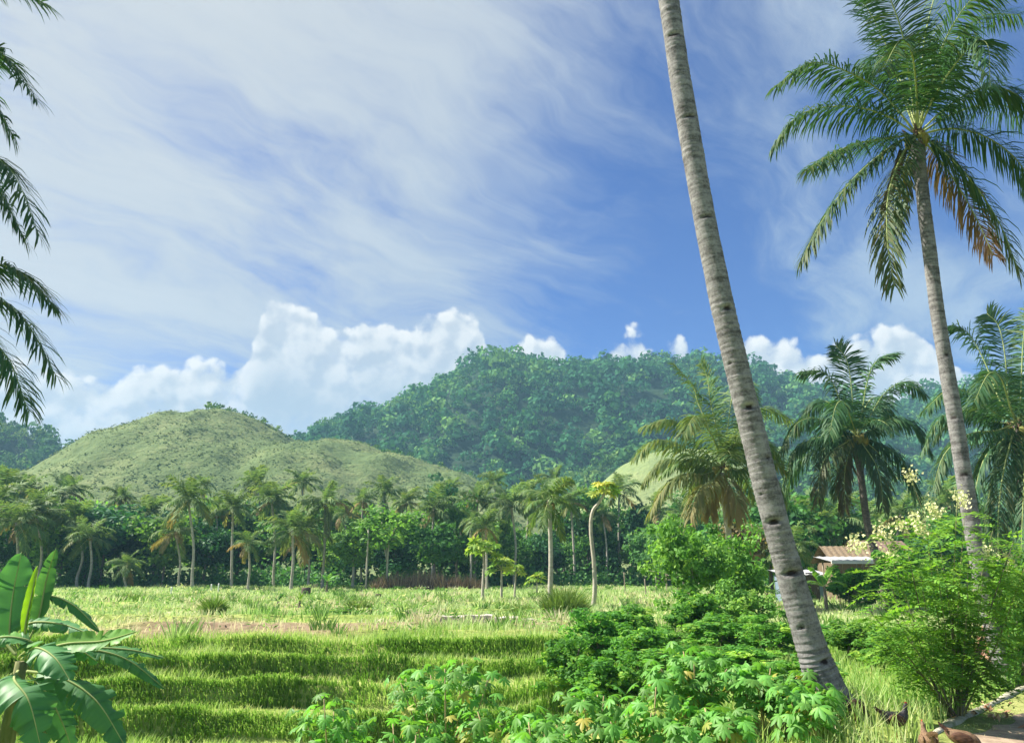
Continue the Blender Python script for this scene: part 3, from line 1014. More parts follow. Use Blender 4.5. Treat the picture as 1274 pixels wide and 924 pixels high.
def palm_trunk(P, R, mat, base, parent, seg=10, ring=0.012, step=0.10, notches=(), name='trunk'):
    """P world points, R radii; rings every step metres"""
    P = np.asarray(P, float)
    ln = np.linalg.norm(np.diff(P, axis=0), axis=1).sum()
    n = max(12, int(ln / (step / 3.0)))
    C = spline(P, n)
    s = np.concatenate([[0], np.cumsum(np.linalg.norm(np.diff(C, axis=0), axis=1))])
    rad = np.interp(np.linspace(0, len(P) - 1, n), np.arange(len(R)), R)
    r_ = np.random.default_rng(int(abs(P[0][0]) * 100) % 9999)
    sag = (s / step + 0.3 * np.sin(s * 2.3) + 1.3 * fbm(s, s * 0, 0.35, 3)) % 1.0
    rad = rad * (1 + ring * 10 * (0.5 - sag) * 0.35 * (0.5 + fbm(s * 3, s * 0, 1.0, 2)))

    def bump(Rm, th, A, B):
        u = np.stack([np.cos(th)[None] * np.ones((n, 1)) * 1.3 + s[:, None] * 0, np.sin(th)[None] * 1.3 + s[:, None] * 1.7], 0)
        Rm = Rm * (1 + 0.05 * fbm(u[0] + s[:, None] * 0.3 + 40, u[1] + 40, 0.6, 3))
        kk = np.zeros_like(Rm)
        for (sn, wn, hn, dn, an) in notches:
            # direction facing the camera plus an offset angle
            i = int(np.argmin(np.abs(s - sn)))
            tocam = unit(EYE - C[i])
            a0 = math.atan2(np.dot(tocam, B[i]), np.dot(tocam, A[i])) + an
            da = (th - a0 + math.pi) % (2 * math.pi) - math.pi
            across = da[None] * rad[:, None] / wn
            along = (s - sn)[:, None] / hn
            lip = np.where(along > 0, along * 1.0, along * 0.75)
            g_ = np.exp(-(across ** 2 + lip ** 2) ** 1.5)
            Rm = Rm - dn * g_ + dn * 0.35 * np.exp(-((along + 1.25) / 0.4) ** 2 - across ** 2)
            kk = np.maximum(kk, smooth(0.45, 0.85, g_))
        return Rm, kk
    mb = MB()
    mb.tube(C - base, rad, seg, True, r=np.repeat(s, seg).reshape(n, seg), bump=bump)
    return mb.build(name, mat, parent), C


def far_palm(x, y, crown_z, L, seed, label, group, lean=(0, 0), lod='far', trunk='trunk_far', r0=0.15, nf=20, dry=0.12, z0=None, skirt=3):
    r_ = np.random.default_rng(seed)
    z = float(ground_z(x, y)) if z0 is None else z0
    base = np.array([x - lean[0], y - lean[1], z])
    top_ = np.array([x, y, crown_z])
    t = thing('coconut_palm', base, label, 'palm tree', group)
    mid = base * 0.5 + top_ * 0.5 + np.array([lean[0] * -0.25 + r_.normal(0, 0.15), 0, 0])
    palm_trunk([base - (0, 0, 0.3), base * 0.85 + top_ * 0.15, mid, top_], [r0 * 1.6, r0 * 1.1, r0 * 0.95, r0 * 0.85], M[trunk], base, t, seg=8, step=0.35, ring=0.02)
    c = top_ - base
    pl = pool(lod)
    for k in range(nf):
        q = k / (nf - 1)
        ci = int(np.clip(round(q * 6.6 + r_.normal(0, 0.5)), 0, 7 if q > 0.8 else 6))
        az_ = k * 2.39996 + r_.normal(0, 0.25)
        lf, rb = pl[ci][r_.integers(3)]
        sc = L * r_.uniform(0.85, 1.1) * (0.8 if ci == 0 else 1.0)
        Mx = Matrix.Translation(Vector(c)) @ Matrix.Rotation(az_, 4, 'Z') @ Matrix.Rotation(r_.normal(0, 0.25), 4, 'X') @ Matrix.Scale(sc, 4)
        tint = 0.0
        if q > 0.72 and r_.random() < 0.35 + dry:
            tint = r_.uniform(0.3, 1.0)
        o = place(lf, 'frond', t, Mx, tint=float(tint))
        place(rb, 'rachis', o)
    mb = MB()
    for k in range(6):
        a = r_.uniform(0, 6.28)
        mb.ball(c + np.array([math.cos(a) * 0.24, math.sin(a) * 0.24, -0.18 - r_.random() * 0.25]), (0.12, 0.12, 0.15), 7, 5)
    mb.build('coconut_cluster', M['nut'], t)
    return t


def traced_palm(label, base_px, top_px, Yd, R, fronds, trunk_px, mat, Lleaf, pairs, width, notches=(), group=None, seed=1, r0=0.03, nuts=6, extra=None, seg=24, leafmat='palm', z0=None, auto=0, alen=4.4, hang=.32, dscale=1.0):
    """a palm whose stem and fronds follow points measured in the photograph; each frond is (pixels of the curve, depth offsets, tint, droop)"""
    P = [at(px, py, Yd) for px, py in trunk_px]
    base = P[0].copy()
    if z0 is not None:
        P[0] = P[0] * 1.0
        P[0][2] = z0
        base = P[0].copy()
    t = thing('coconut_palm', base, label, 'palm tree', group)
    palm_trunk([P[0] - (0, 0, 0.4)] + P, [R[0]] + list(R), M[mat], base, t, seg=seg, notches=notches, ring=0.02, step=0.12 if seg > 12 else 0.3)
    c = at(*top_px, Yd)
    for k, fr in enumerate(fronds):
        pxs, dys, tint, dr = fr
        Q = [c] + [at(px, py, Yd + dy) for (px, py), dy in zip(pxs, dys)]
        cv = spline(Q, 22)
        lf, rb = MB(), MB()
        frond_geo(lf, rb, cv - base, Lleaf, pairs, width, dr * dscale, seed * 50 + k, r0, hang=hang)
        o = lf.build('frond', M[leafmat], t, tint=float(tint))
        rb.build('rachis', M['midrib'], o)
    r_ = np.random.default_rng(seed)
    pl_ = pool('far' if leafmat == 'palm_far' else 'near')
    for k in range(auto):
        lf, rb = pl_[int(r_.integers(2, 7))][r_.integers(3)]
        o = place(lf, 'frond', t, Matrix.Translation(Vector(c - base)) @ Matrix.Rotation(1.57 + r_.normal(0, .9) + math.pi * (k % 2), 4, 'Z') @ Matrix.Scale(alen * r_.uniform(.85, 1.05), 4), tint=float(r_.choice([0, 0, .15])))
        place(rb, 'rachis', o)
    if nuts:
        for k in range(nuts):
            mb = MB()
            a = r_.uniform(0, 6.28)
            s = width * 3.2
            mb.ball(c - base + np.array([math.cos(a) * s * 1.7, math.sin(a) * s * 1.7, -s * (0.8 + 1.8 * r_.random())]), (s, s, s * 1.25), 9, 7)
            mb.build('coconut', M['nut'], t)
    mb = MB()
    for k in range(14):   # ragged fibre at the crown base
        a = r_.uniform(0, 6.28)
        s = R[-1]
        q = c - base + np.array([math.cos(a) * s, math.sin(a) * s, r_.uniform(-0.5, 0.1) * s * 3])
        mb.tube(np.array([q, q + np.array([math.cos(a) * s * 0.9, math.sin(a) * s * 0.9, s * r_.uniform(-2, 2)])]), [s * 0.35, s * 0.1], 5)
    mb.build('crown_fibre', M['fibre'], t)
    return t, c


# the big leaning palm whose crown is above the picture
tp = [(1030, 866), (1012, 812), (984, 720), (955, 612), (926, 495), (901, 390), (880, 290), (862, 190), (846, 95), (832, 0), (818, -90), (806, -200), (800, -330)]
PL = np.array([at(px, py, 11.0) for px, py in tp])
sl = np.concatenate([[0], np.cumsum(np.linalg.norm(np.diff(PL, axis=0), axis=1))])


def s_of(py):
    return float(np.interp(-py, [-p[1] for p in tp], sl)) + 0.4


nt = [(s_of(44), .15, .030, .035, 0.0), (s_of(145), .12, .028, .035, 0.35), (s_of(268), .12, .025, .03, 0.3), (s_of(380), .10, .035, .045, 0.4),
      (s_of(500), .09, .042, .06, .25), (s_of(640), .12, .042, .06, -0.15), (s_of(703), .13, .040, .06, 0.2), (s_of(565), .04, .022, .03, .8),
      (s_of(768), .045, .025, .04, -.3), (s_of(812), .09, .04, .04, .6), (s_of(605), .035, .02, .03, -.6), (s_of(445), .035, .02, .03, -.5)]
big_fr = []
for k in range(18):
    a = k * 2.4
    q = k / 17
    e = RAD(75 - 85 * q)
    c = PL[-1]
    Lf = 4.3
    big_fr.append((a, e, Lf))
base = PL[0].copy()
big = thing('coconut_palm', base, 'thick grey coconut trunk leaning left, notched, rooted beside the cassava bushes', 'palm tree')
palm_trunk([PL[0] - (0, 0, 0.5)] + list(PL), [0.30, 0.27, 0.205, 0.188, 0.182, 0.178, 0.175, 0.172, 0.172, 0.170, 0.168, 0.165, 0.16, 0.155], M['trunk'], base, big, seg=40, notches=nt, ring=0.02, step=0.075)
pl = pool('near')
r_ = np.random.default_rng(5)
for k in range(20):
    q = k / 19
    ci = int(np.clip(round(q * 5.2), 0, 5))
    lf, rb = pl[ci][r_.integers(3)]
    o = place(lf, 'frond', big, Matrix.Translation(Vector(PL[-1] - base)) @ Matrix.Rotation(k * 2.4, 4, 'Z') @ Matrix.Scale(3.9, 4), tint=0.0)
    place(rb, 'rachis', o)
mb = MB()
for k in range(22):   # roots at the swollen foot
    a = k * 0.571
    d = np.array([math.cos(a), math.sin(a), 0])
    mb.tube(np.array([d * 0.20 + (0, 0, 0.16), d * 0.30 + (0, 0, -0.02), d * 0.36 - (0, 0, 0.3)]), [0.035, 0.04, 0.02], 6)
mb.build('root_mass', M['trunk'], big)

# the right-hand palm with its whole crown in view
rp = [(1260, 860), (1246, 812), (1225, 735), (1207, 640), (1188, 520), (1168, 400), (1155, 300), (1146, 225), (1141, 178)]
PR = np.array([at(px, py, 15.5) for px, py in rp])
sr = np.concatenate([[0], np.cumsum(np.linalg.norm(np.diff(PR, axis=0), axis=1))])


def sr_of(py):
    return float(np.interp(-py, [-p[1] for p in rp], sr)) + 0.4


ntr = [(sr_of(y_), .11, .035, .04, a_) for y_, a_ in ((592, .05), (519, -.2), (662, .25), (445, .4), (720, -.2))]
fr = [([(1100, 118), (1060, 92), (1010, 78), (964, 108)], (0, -.3, -.5, -.7), 0, .55),
      ([(1100, 143), (1050, 132), (995, 143), (961, 184)], (.2, .4, .5, .6), 0, .75),
      ([(1105, 172), (1062, 180), (1030, 195), (1004, 211)], (-.6, -1.2, -1.6, -2.0), .1, .6),
      ([(1112, 180), (1062, 222), (1022, 276), (996, 326)], (-.2, -.3, -.4, -.4), .18, .7),
      ([(1124, 190), (1106, 238), (1104, 298), (1113, 356)], (-.5, -.8, -.9, -.8), .3, .6),
      ([(1130, 195), (1120, 225), (1112, 262), (1100, 290)], (.5, .9, 1.0, 1.1), .45, .9),
      ([(1166, 182), (1205, 220), (1242, 275), (1268, 338)], (-.3, -.5, -.6, -.6), .22, .75),
      ([(1158, 185), (1186, 222), (1214, 270), (1236, 318)], (.5, .8, 1.0, 1.0), .75, .9),
      ([(1185, 160), (1230, 172), (1270, 205), (1296, 262)], (.2, .3, .3, .3), 0, .75),
      ([(1180, 132), (1222, 110), (1262, 116), (1304, 158)], (-.3, -.5, -.6, -.7), .05, .65),
      ([(1190, 140), (1240, 130), (1290, 150), (1330, 200)], (.8, 1.4, 1.8, 2.1), 0, .7),
      ([(1120, 110), (1104, 60), (1082, 15), (1064, -12)], (.3, .6, .8, 1.0), 0, .35),
      ([(1132, 100), (1122, 40), (1100, -15), (1070, -40)], (-.3, -.8, -1.2, -1.6), .05, .4),
      ([(1146, 95), (1152, 40), (1168, -20), (1190, -62)], (.1, .2, .2, .2), .08, .2),
      ([(1160, 105), (1186, 55), (1222, 20), (1270, 18)], (.2, .4, .5, .6), 0, .5),
      ([(1160, 98), (1180, 42), (1214, -5), (1262, -22)], (-.6, -1.1, -1.5, -1.9), .04, .4),
      ([(1165, 115), (1205, 60), (1228, 55), (1232, 108)], (-.8, -1.5, -2.1, -2.6), .05, .7),
      ([(1140, 110), (1134, 65), (1120, 50), (1098, 88)], (-.9, -1.7, -2.4, -3.0), .12, .5),
      ([(1150, 120), (1160, 70), (1176, 60), (1188, 105)], (1., 1.9, 2.6, 3.1), .0, .6),
      ([(1128, 120), (1108, 78), (1085, 72), (1068, 100)], (1., 1.8, 2.5, 3.0), .0, .6)]
t_right, c_right = traced_palm('tall coconut palm with its whole crown showing, growing at the path edge', None, (1141, 168), 15.5,
                               [0.24, 0.195, 0.17, 0.155, 0.148, 0.143, 0.14, 0.138, 0.15], fr, rp, 'trunk', 0.90, 120, 0.033, ntr, seed=3, r0=0.028, nuts=7, seg=32)
mb = MB()    # the withered sheath hanging by the stem
q = at(1104, 240, 15.2) - np.array(t_right.location)
mb.sheet(spline([at(1124, 186, 15.2), at(1112, 225, 15.1), at(1100, 262, 15.1)], 8)[:, None] - np.array(t_right.location) + np.array([[-.10, 0, 0], [0, .03, 0], [.10, 0, 0]])[None])
mb.build('dead_sheath', M['fibre'], t_right)

# the palm off to the left; only its frond ends reach into view
lf_fr = [([(-120, 120), (-60, 70), (0, 66), (46, 126)], (0, 0, 0, 0), 0, .6),
         ([(-110, 130), (-60, 100), (-20, 110), (18, 172)], (.5, .9, 1.2, 1.3), 0, .7),
         ([(-120, 200), (-60, 180), (10, 208), (50, 296)], (-.2, -.4, -.5, -.5), 0, .7),
         ([(-120, 230), (-70, 200), (-10, 225), (32, 300)], (.3, .6, .8, .9), 0, .7),
         ([(-110, 320), (-50, 322), (20, 336), (72, 384)], (-.3, -.4, -.4, -.4), .04, .6),
         ([(-110, 330), (-55, 345), (25, 392), (70, 468)], (0, .1, .2, .2), 0, .8),
         ([(-120, 350), (-60, 375), (5, 440), (36, 512)], (-.3, -.5, -.6, -.6), .05, .8),
         ([(-140, 340), (-80, 400), (-40, 470), (-16, 545)], (.4, .6, .7, .7), .1, .8),
         ([(-130, 90), (-90, 0), (-30, -40), (58, 6)], (0, -.2, -.3, -.3), 0, .6)]
for k in range(9):
    a = RAD(95 + k * 21)
    dirx = math.cos(a)
    lf_fr.append(([(-170 + dirx * 70, 250 - 60 * math.sin(k * 1.7)), (-170 + dirx * 150, 240 - 90 * math.sin(k * 1.7)), (-170 + dirx * 220, 300 - 70 * math.sin(k * 1.7))],
                  (math.sin(k * 2.1) * 1.0, math.sin(k * 2.1) * 2.0, math.sin(k * 2.1) * 2.6), 0, .6))
lp = [(-196, 1050), (-190, 850), (-182, 650), (-175, 450), (-170, 260)]
traced_palm('dark fronded coconut palm hanging in beside the banana plant', None, (-170, 250), 15.8, [0.28, 0.22, 0.19, 0.18, 0.18], lf_fr, lp, 'trunk', 1.12, 130, 0.046, seed=4, hang=.15, dscale=.6, r0=0.024, nuts=5, seg=16,
            z0=float(ground_z(at(-196, 1050, 15.8)[0], 15.8)))

# three mid-distance palms on the right
mid1 = [([(885, 540), (868, 500), (862, 480), (838, 452)], (0, .5, .8, 1.0), 0, .25),
        ([(893, 540), (884, 500), (880, 470), (872, 452)], (0, 0, 0, 0), .05, .15),
        ([(905, 535), (912, 490), (925, 478), (940, 500)], (.3, 1, 1.5, 2), .05, .5),
        ([(876, 562), (848, 530), (828, 522), (802, 530)], (0, 0, 0, 0), .1, .5),
        ([(872, 572), (842, 552), (815, 548), (790, 568)], (-.8, -1.5, -2, -2.2), .14, .7),
        ([(874, 580), (845, 572), (822, 575), (800, 600)], (.6, 1, 1.2, 1.4), .18, .8),
        ([(876, 590), (850, 590), (828, 605), (810, 635)], (-.3, -.5, -.6, -.6), .3, .9),
        ([(886, 598), (872, 606), (864, 622), (858, 645)], (-1, -1.6, -1.9, -2), .5, .9),
        ([(905, 598), (912, 610), (916, 625), (914, 644)], (-.6, -1, -1.2, -1.2), .75, .9),
        ([(892, 600), (886, 612), (884, 626), (884, 640)], (.6, 1, 1.2, 1.2), .8, .9),
        ([(915, 570), (935, 552), (955, 552), (975, 575)], (.5, .9, 1.2, 1.4), .05, .7),
        ([(915, 585), (940, 580), (962, 595), (978, 625)], (-.5, -.9, -1.2, -1.4), .1, .8),
        ([(910, 545), (930, 515), (952, 508), (985, 522)], (1.2, 2, 2.6, 3), 0, .5),
        ([(890, 550), (870, 520), (862, 520), (850, 540)], (-1.5, -2.8, -3.6, -4), .08, .6),
        ([(912, 556), (925, 535), (935, 535), (942, 560)], (-1.5, -2.8, -3.6, -4), .08, .6)]
traced_palm('coconut palm with yellowing lower fronds and a slim curved trunk above the feathery bush', None, (899, 580), 43.0, [0.22, 0.19, 0.18, 0.17, 0.18],
            mid1, [(918, 748), (913, 715), (907, 670), (902, 625), (899, 588)], 'trunk_far', 1.5, 96, 0.075, seed=6, auto=7, r0=0.05, nuts=6, seg=12, leafmat='palm_far')
mid2 = [([(1052, 520), (1038, 480), (1022, 462), (998, 462)], (0, .3, .5, .6), 0, .4),
        ([(1062, 515), (1058, 470), (1052, 445), (1040, 430)], (.4, .8, 1, 1.2), 0, .2),
        ([(1072, 515), (1080, 470), (1092, 448), (1112, 440)], (0, -.4, -.6, -.8), 0, .3),
        ([(1080, 522), (1100, 490), (1125, 475), (1150, 490)], (.4, .7, .9, 1), 0, .55),
        ([(1085, 535), (1112, 520), (1140, 530), (1160, 565)], (-.5, -.8, -1, -1.1), 0, .7),
        ([(1045, 535), (1015, 520), (990, 528), (972, 560)], (-.4, -.7, -.9, -1), .1, .8),
        ([(1045, 545), (1015, 545), (990, 560), (975, 600)], (.5, .9, 1.1, 1.2), .0, .9),
        ([(1050, 552), (1030, 565), (1020, 590), (1018, 625)], (-.8, -1.3, -1.5, -1.6), .35, .9),
        ([(1075, 555), (1088, 575), (1096, 600), (1098, 630)], (-.6, -1, -1.2, -1.2), .25, .9),
        ([(1084, 548), (1110, 560), (1130, 585), (1140, 620)], (.3, .5, .6, .6), .05, .9),
        ([(1050, 525), (1030, 500), (1010, 505), (990, 535)], (1.2, 2.2, 3, 3.4), .0, .7),
        ([(1070, 520), (1085, 495), (1100, 500), (1110, 530)], (1.5, 2.8, 3.6, 4), .0, .6),
        ([(1060, 525), (1050, 500), (1040, 505), (1032, 540)], (-1.5, -2.8, -3.6, -4), .0, .6),
        ([(1040, 550), (1005, 565), (985, 590), (975, 630)], (1.5, 2.5, 3, 3), .0, .9),
        ([(1058, 558), (1052, 580), (1050, 605), (1052, 632)], (.6, .9, 1.1, 1.1), .5, .9)]
traced_palm('dark coconut palm with a black leaning trunk standing before the shed roofs', None, (1066, 542), 44.0, [0.26, 0.22, 0.20, 0.19, 0.19],
            mid2, [(1106, 756), (1094, 705), (1080, 655), (1072, 600), (1066, 550)], 'trunk_dark', 1.5, 96, 0.08, seed=7, auto=8, r0=0.05, nuts=6, seg=12)
mid3 = [([(1245, 500), (1225, 450), (1205, 415), (1185, 405)], (0, .4, .6, .7), 0, .4),
        ([(1255, 495), (1250, 440), (1242, 405), (1228, 390)], (.5, .9, 1.2, 1.4), .05, .25),
        ([(1270, 495), (1272, 440), (1276, 400), (1284, 375)], (0, 0, 0, 0), .08, .2),
        ([(1285, 500), (1300, 450), (1320, 425), (1345, 425)], (0, 0, 0, 0), 0, .4),
        ([(1240, 515), (1210, 490), (1180, 485), (1150, 510)], (-.4, -.8, -1, -1.1), .05, .65),
        ([(1240, 525), (1205, 510), (1170, 520), (1148, 560)], (.6, 1, 1.3, 1.4), .05, .8),
        ([(1242, 535), (1205, 540), (1175, 565), (1160, 610)], (-.6, -1, -1.2, -1.3), .12, .9),
        ([(1250, 545), (1225, 570), (1212, 620), (1210, 672)], (.2, .4, .5, .5), .0, .8),
        ([(1258, 548), (1248, 590), (1242, 640), (1242, 690)], (-.8, -1.3, -1.5, -1.5), .22, .8),
        ([(1272, 550), (1274, 595), (1272, 645), (1270, 695)], (-.3, -.5, -.6, -.6), .08, .8),
        ([(1285, 540), (1305, 570), (1315, 620), (1318, 670)], (0, 0, 0, 0), .0, .8),
        ([(1290, 525), (1325, 520), (1355, 540), (1375, 585)], (0, 0, 0, 0), .0, .8),
        ([(1290, 512), (1325, 480), (1360, 480), (1390, 515)], (.5, .9, 1.2, 1.3), .0, .6),
        ([(1255, 510), (1240, 480), (1230, 480), (1215, 515)], (1.6, 2.8, 3.6, 4), .0, .6),
        ([(1258, 510), (1245, 470), (1230, 465), (1212, 500)], (-1.6, -2.8, -3.6, -4), .05, .6),
        ([(1252, 548), (1235, 590), (1228, 640), (1225, 680)], (.9, 1.5, 1.8, 1.8), .0, .8)]
traced_palm('broad coconut palm with long hanging skirts of fronds behind the path-edge palm', None, (1266, 525), 36.0, [0.30, 0.26, 0.24, 0.22, 0.22],
            mid3, [(1288, 770), (1282, 720), (1276, 660), (1270, 590), (1266, 530)], 'trunk_dark', 1.4, 96, 0.07, seed=8, auto=7, r0=0.05, nuts=8, seg=12)

# the pale straight palm in the field
far_palm(*at(684, 700, 43.5)[:2], at(680, 622, 43.5)[2], 2.35, 77, 'small coconut palm on a straight pale trunk standing out in the field beside tall grass', None, r0=0.13, nf=17, dry=0)

# palms along the far edge of the field: (crown px, crown y, base px, base y, depth, frond length)
row = [(428, 640, 430, 733, 108, 3.6, 0), (478, 612, 474, 733, 112, 3.4, 0), (320, 604, 326, 733, 112, 3.4, .1), (560, 612, 566, 733, 114, 3.6, 0), (660, 616, 654, 733, 108, 3.2, .1), (615, 600, 620, 733, 118, 3.6, 0), (690, 598, 694, 733, 116, 3.2, 0), (770, 612, 772, 733, 112, 3.6, .1),
       (150, 618, 146, 733, 110, 3.4, .1), (186, 640, 190, 733, 104, 3.2, .2), (252, 604, 250, 733, 116, 3.0, 0), (375, 600, 380, 733, 116, 3.2, 0), (5, 612, 0, 733, 106, 4.2, 0), (36, 610, 42, 733, 112, 4.0, .1), (80, 612, 84, 733, 112, 3.8, .1), (820, 634, 824, 733, 98, 3.4, 0), (1080, 645, 1078, 735, 88, 3.6, 0),
       (234, 622, 240, 736, 84, 3.2, 0), (290, 632, 288, 730, 90, 3.6, 0), (218, 662, 223, 732, 91, 2.8, .4), (309, 676, 308, 744, 78, 2.5, .3), (364, 660, 362, 740, 80, 3.4, .1),
       (382, 668, 384, 732, 90, 3.4, .1), (405, 628, 401, 730, 90, 4.2, 0), (338, 622, 341, 728, 96, 3.4, .1), (452, 622, 449, 728, 98, 2.8, 0), (540, 632, 538, 733, 94, 4.0, .1),
       (604, 655, 606, 736, 84, 2.4, .5), (594, 622, 590, 732, 98, 3.6, 0), (636, 628, 640, 730, 97, 3.8, 0), (585, 648, 586, 733, 88, 2.0, .2), (158, 702, 156, 736, 88, 2.6, 0),
       (45, 640, 48, 735, 92, 4.0, .1), (20, 650, 18, 735, 88, 4.4, .1), (92, 648, 96, 735, 94, 3.6, .1), (66, 632, 62, 733, 102, 3.6, .1), (112, 668, 110, 735, 90, 3.4, .1), (-8, 632, -14, 735, 96, 4.2, .1),
       (710, 625, 716, 733, 100, 3.4, .1), (852, 642, 850, 733, 86, 2.8, 0), (1010, 660, 1012, 738, 72, 3.2, 0), (985, 680, 980, 740, 66, 2.8, 0), (1040, 650, 1044, 738, 74, 3.4, 0),
       (1120, 640, 1118, 735, 80, 3.8, 0), (1180, 630, 1184, 735, 84, 4.0, 0), (750, 640, 756, 733, 100, 3.0, 0), (505, 625, 508, 733, 104, 3.0, 0), (270, 640, 268, 730, 104, 2.8, 0), (1000, 630, 1004, 735, 92, 3.6, 0), (940, 640, 944, 735, 92, 3.6, 0)]
special = {17: 'tallest pale-trunked coconut palm with yellow lower fronds in the far row', 19: 'coconut palm with yellow fronds tucked beside the tallest palm of the far row',
           20: 'short coconut palm with drooping yellow-green fronds in front of the far row', 27: 'thin small-crowned coconut palm with brown drooping fronds behind the papaya trees',
           31: 'low young coconut palm arching against dark shade of the far wood'}


def pl_label(cx, L, Yd):
    zs = [(-1, 'low beyond the large banana leaves'), (30, 'rising over the large banana leaves'), (80, 'between banana leaves and the round dark tree'), (130, 'beside the round dark tree'), (280, 'behind the tallest far palm'),
          (300, 'next to the tallest pale-trunked palm'), (350, 'behind the short drooping palm'), (374, 'with arching fronds near the square stump'), (395, 'close behind the arching-frond palm'), (430, 'behind the upright banana at the field end'), (480, 'beside the slim pale-stemmed tree'),
          (520, 'far behind the brown brush'), (560, 'rising from the brown brush'), (588, 'with a thin trunk at the edge of the papaya trees'), (615, 'high above the papaya trees'), (660, 'between the papaya trees and the pale straight palm'), (730, 'between the pale palm and the curved papaya'),
          (800, 'behind the curved papaya'), (880, 'behind the feathery light tree'), (960, 'behind the slim palm with yellowing fronds'), (990, 'low behind the blue-walled hut'), (1005, 'tall behind the blue-walled hut'), (1030, 'just beside the blue-walled hut'),
          (1060, 'behind the open shelter'), (1140, 'behind the rusty-roofed house'), (9999, 'behind the path-edge palm trunk')]
    return 'coconut palm ' + next(s for lim, s in zs if cx < lim) + (' with a wide crown' if L >= 3.8 else '') + (', farther back' if Yd > 103 else '')


for k, (cx, cyy, bx, by, Yd, L, dry) in enumerate(row):
    c = at(cx, cyy, Yd)
    b = at(bx, by, Yd)
    far_palm(c[0], Yd, c[2], L * 1.02 * (.85 + .35 * ((k * 7) % 5) / 4), 500 + k, special.get(k) or pl_label(cx, L, Yd), None if k in special else 'far-row palms, ' + pl_label(cx, L, Yd),
             lean=(c[0] - b[0], 0), r0=0.15 if L > 3 else 0.12, nf=16 + k % 5, dry=dry)

# ------------------------------------------------------------------ broadleaf trees


def crown_mesh(name, seed, mat, nblob, nleaf, leaf, blob=0.34, flat=1.0, hollow=0.35, wild=0.0):
    """crown filling a unit box around the origin: x,y in +-1, z in 0..2"""
    r_ = np.random.default_rng(seed)
    d = unit(r_.normal(size=(nblob, 3)))
    d[:, 2] = d[:, 2] * flat
    rad = r_.uniform(hollow, 0.80, nblob) + wild * r_.random(nblob) ** 3
    C = d * rad[:, None] * (1, 1, 1) + (0, 0, 1.0)
    br = blob * r_.uniform(0.6, 1.25, nblob)
    dl = unit(r_.normal(size=(nblob, nleaf, 3)))
    dl[..., 2] = dl[..., 2] * 0.75 + 0.12
    P = C[:, None] + dl * (br[:, None] * r_.uniform(0.55, 1.12, (nblob, nleaf)))[..., None]
    N = unit(dl) + r_.normal(size=dl.shape) * 0.55 + (0, 0, 0.25)
    rr = np.clip(r_.normal(0.45, 0.18, nblob)[:, None] + r_.normal(0, 0.15, (nblob, nleaf)), 0, 1)
    mb = MB()
    s = leaf * r_.uniform(0.7, 1.4, nblob * nleaf)
    mb.leaves(P.reshape(-1, 3), N.reshape(-1, 3), s * 0.7, s * 1.25, rr.ravel())
    return mb.mesh(name, mat), C


CROWNS = {}
for key, mat in (('broad', 'broad'), ('dark', 'broad_dark'), ('light', 'broad_light'), ('rust', 'rust_leaf')):
    CROWNS[key] = [crown_mesh('crown', 900 + k + len(key) * 13, M[mat], 30, 80, 0.105, 0.36) for k in range(3)]


def tree(x, y, h, w, key, seed, label, group=None, stem=0.3, name='broadleaf_tree', bark='bark', rt=0.16, nst=1, z0=None, category='tree', crowns=None, spread=0.3):
    r_ = np.random.default_rng(seed)
    z = float(ground_z(x, y)) if z0 is None else z0
    t = thing(name, (x, y, z), label, category, group)
    me, C = (crowns or CROWNS[key])[r_.integers(3 if crowns is None else len(crowns))]
    hb = h * stem
    sc = np.array([w / 2, w / 2, (h - hb) / 2])
    rot = r_.uniform(0, 6.28)
    Mx = Matrix.Translation((0, 0, hb)) @ Matrix.Rotation(rot, 4, 'Z') @ Matrix.Diagonal((*sc, 1))
    place(me, 'crown', t, Mx)
    mb = MB()
    Rz = np.array(Matrix.Rotation(rot, 3, 'Z'))
    ends = (C * sc) @ Rz.T + (0, 0, hb)
    for s in range(nst):
        a = r_.uniform(0, 6.28)
        off = np.array([math.cos(a), math.sin(a), 0]) * (0.12 * (nst > 1))
        fork = np.array([math.cos(a) * w * spread * 0.3 * (nst > 1), math.sin(a) * w * spread * 0.3 * (nst > 1), hb + (h - hb) * 0.25])
        mb.tube(spline([off - (0, 0, 0.3), off + (r_.normal(0, .05), r_.normal(0, .05), fork[2] * .5), fork], 8), np.linspace(rt * 1.2, rt * .7, 8), 7)
        for e in ends[r_.permutation(len(ends))[:9 if nst == 1 else 4]]:
            if e[2] > fork[2] * 0.8:
                mb.tube(spline([fork - (0, 0, .2), fork * .5 + e * .5 + (0, 0, .15), e], 6), np.linspace(rt * .5, rt * .1, 6), 5)
    mb.build('trunk', M[bark], t)
    return t


# named ones
tree(*at(128, 700, 98)[:2], 11.5, 13.5, 'dark', 1, 'round dark green tree standing among the palms under the grassy hill', stem=0.25)
tree(*at(95, 700, 100)[:2], 9.8, 8.5, 'dark', 2, 'smaller dark green tree touching the round dark tree under the grassy hill', stem=0.3)
tree(*at(482, 700, 88)[:2], 9.6, 8.5, 'light', 3, 'fresh green tree with several slim pale stems above the brown brush', stem=0.38, bark='palebark', nst=4, rt=0.09)
tree(*at(440, 700, 90)[:2], 7.2, 6.0, 'light', 4, 'light green small tree beside the slim pale-stemmed tree', stem=0.25, bark='palebark')
tree(*at(540, 700, 90)[:2], 8.0, 7.0, 'broad', 5, 'mid green rounded tree behind the brown brush', stem=0.25)
tree(*at(568, 700, 96)[:2], 11.5, 6.5, 'broad', 6, 'tall leafy tree rising between coconut palms behind the papaya trees', stem=0.2)
tree(*at(548, 700, 112)[:2], 15.2, 6.0, 'dark', 16, 'dark tree poking above the palms against the grassy shoulder', stem=0.45)
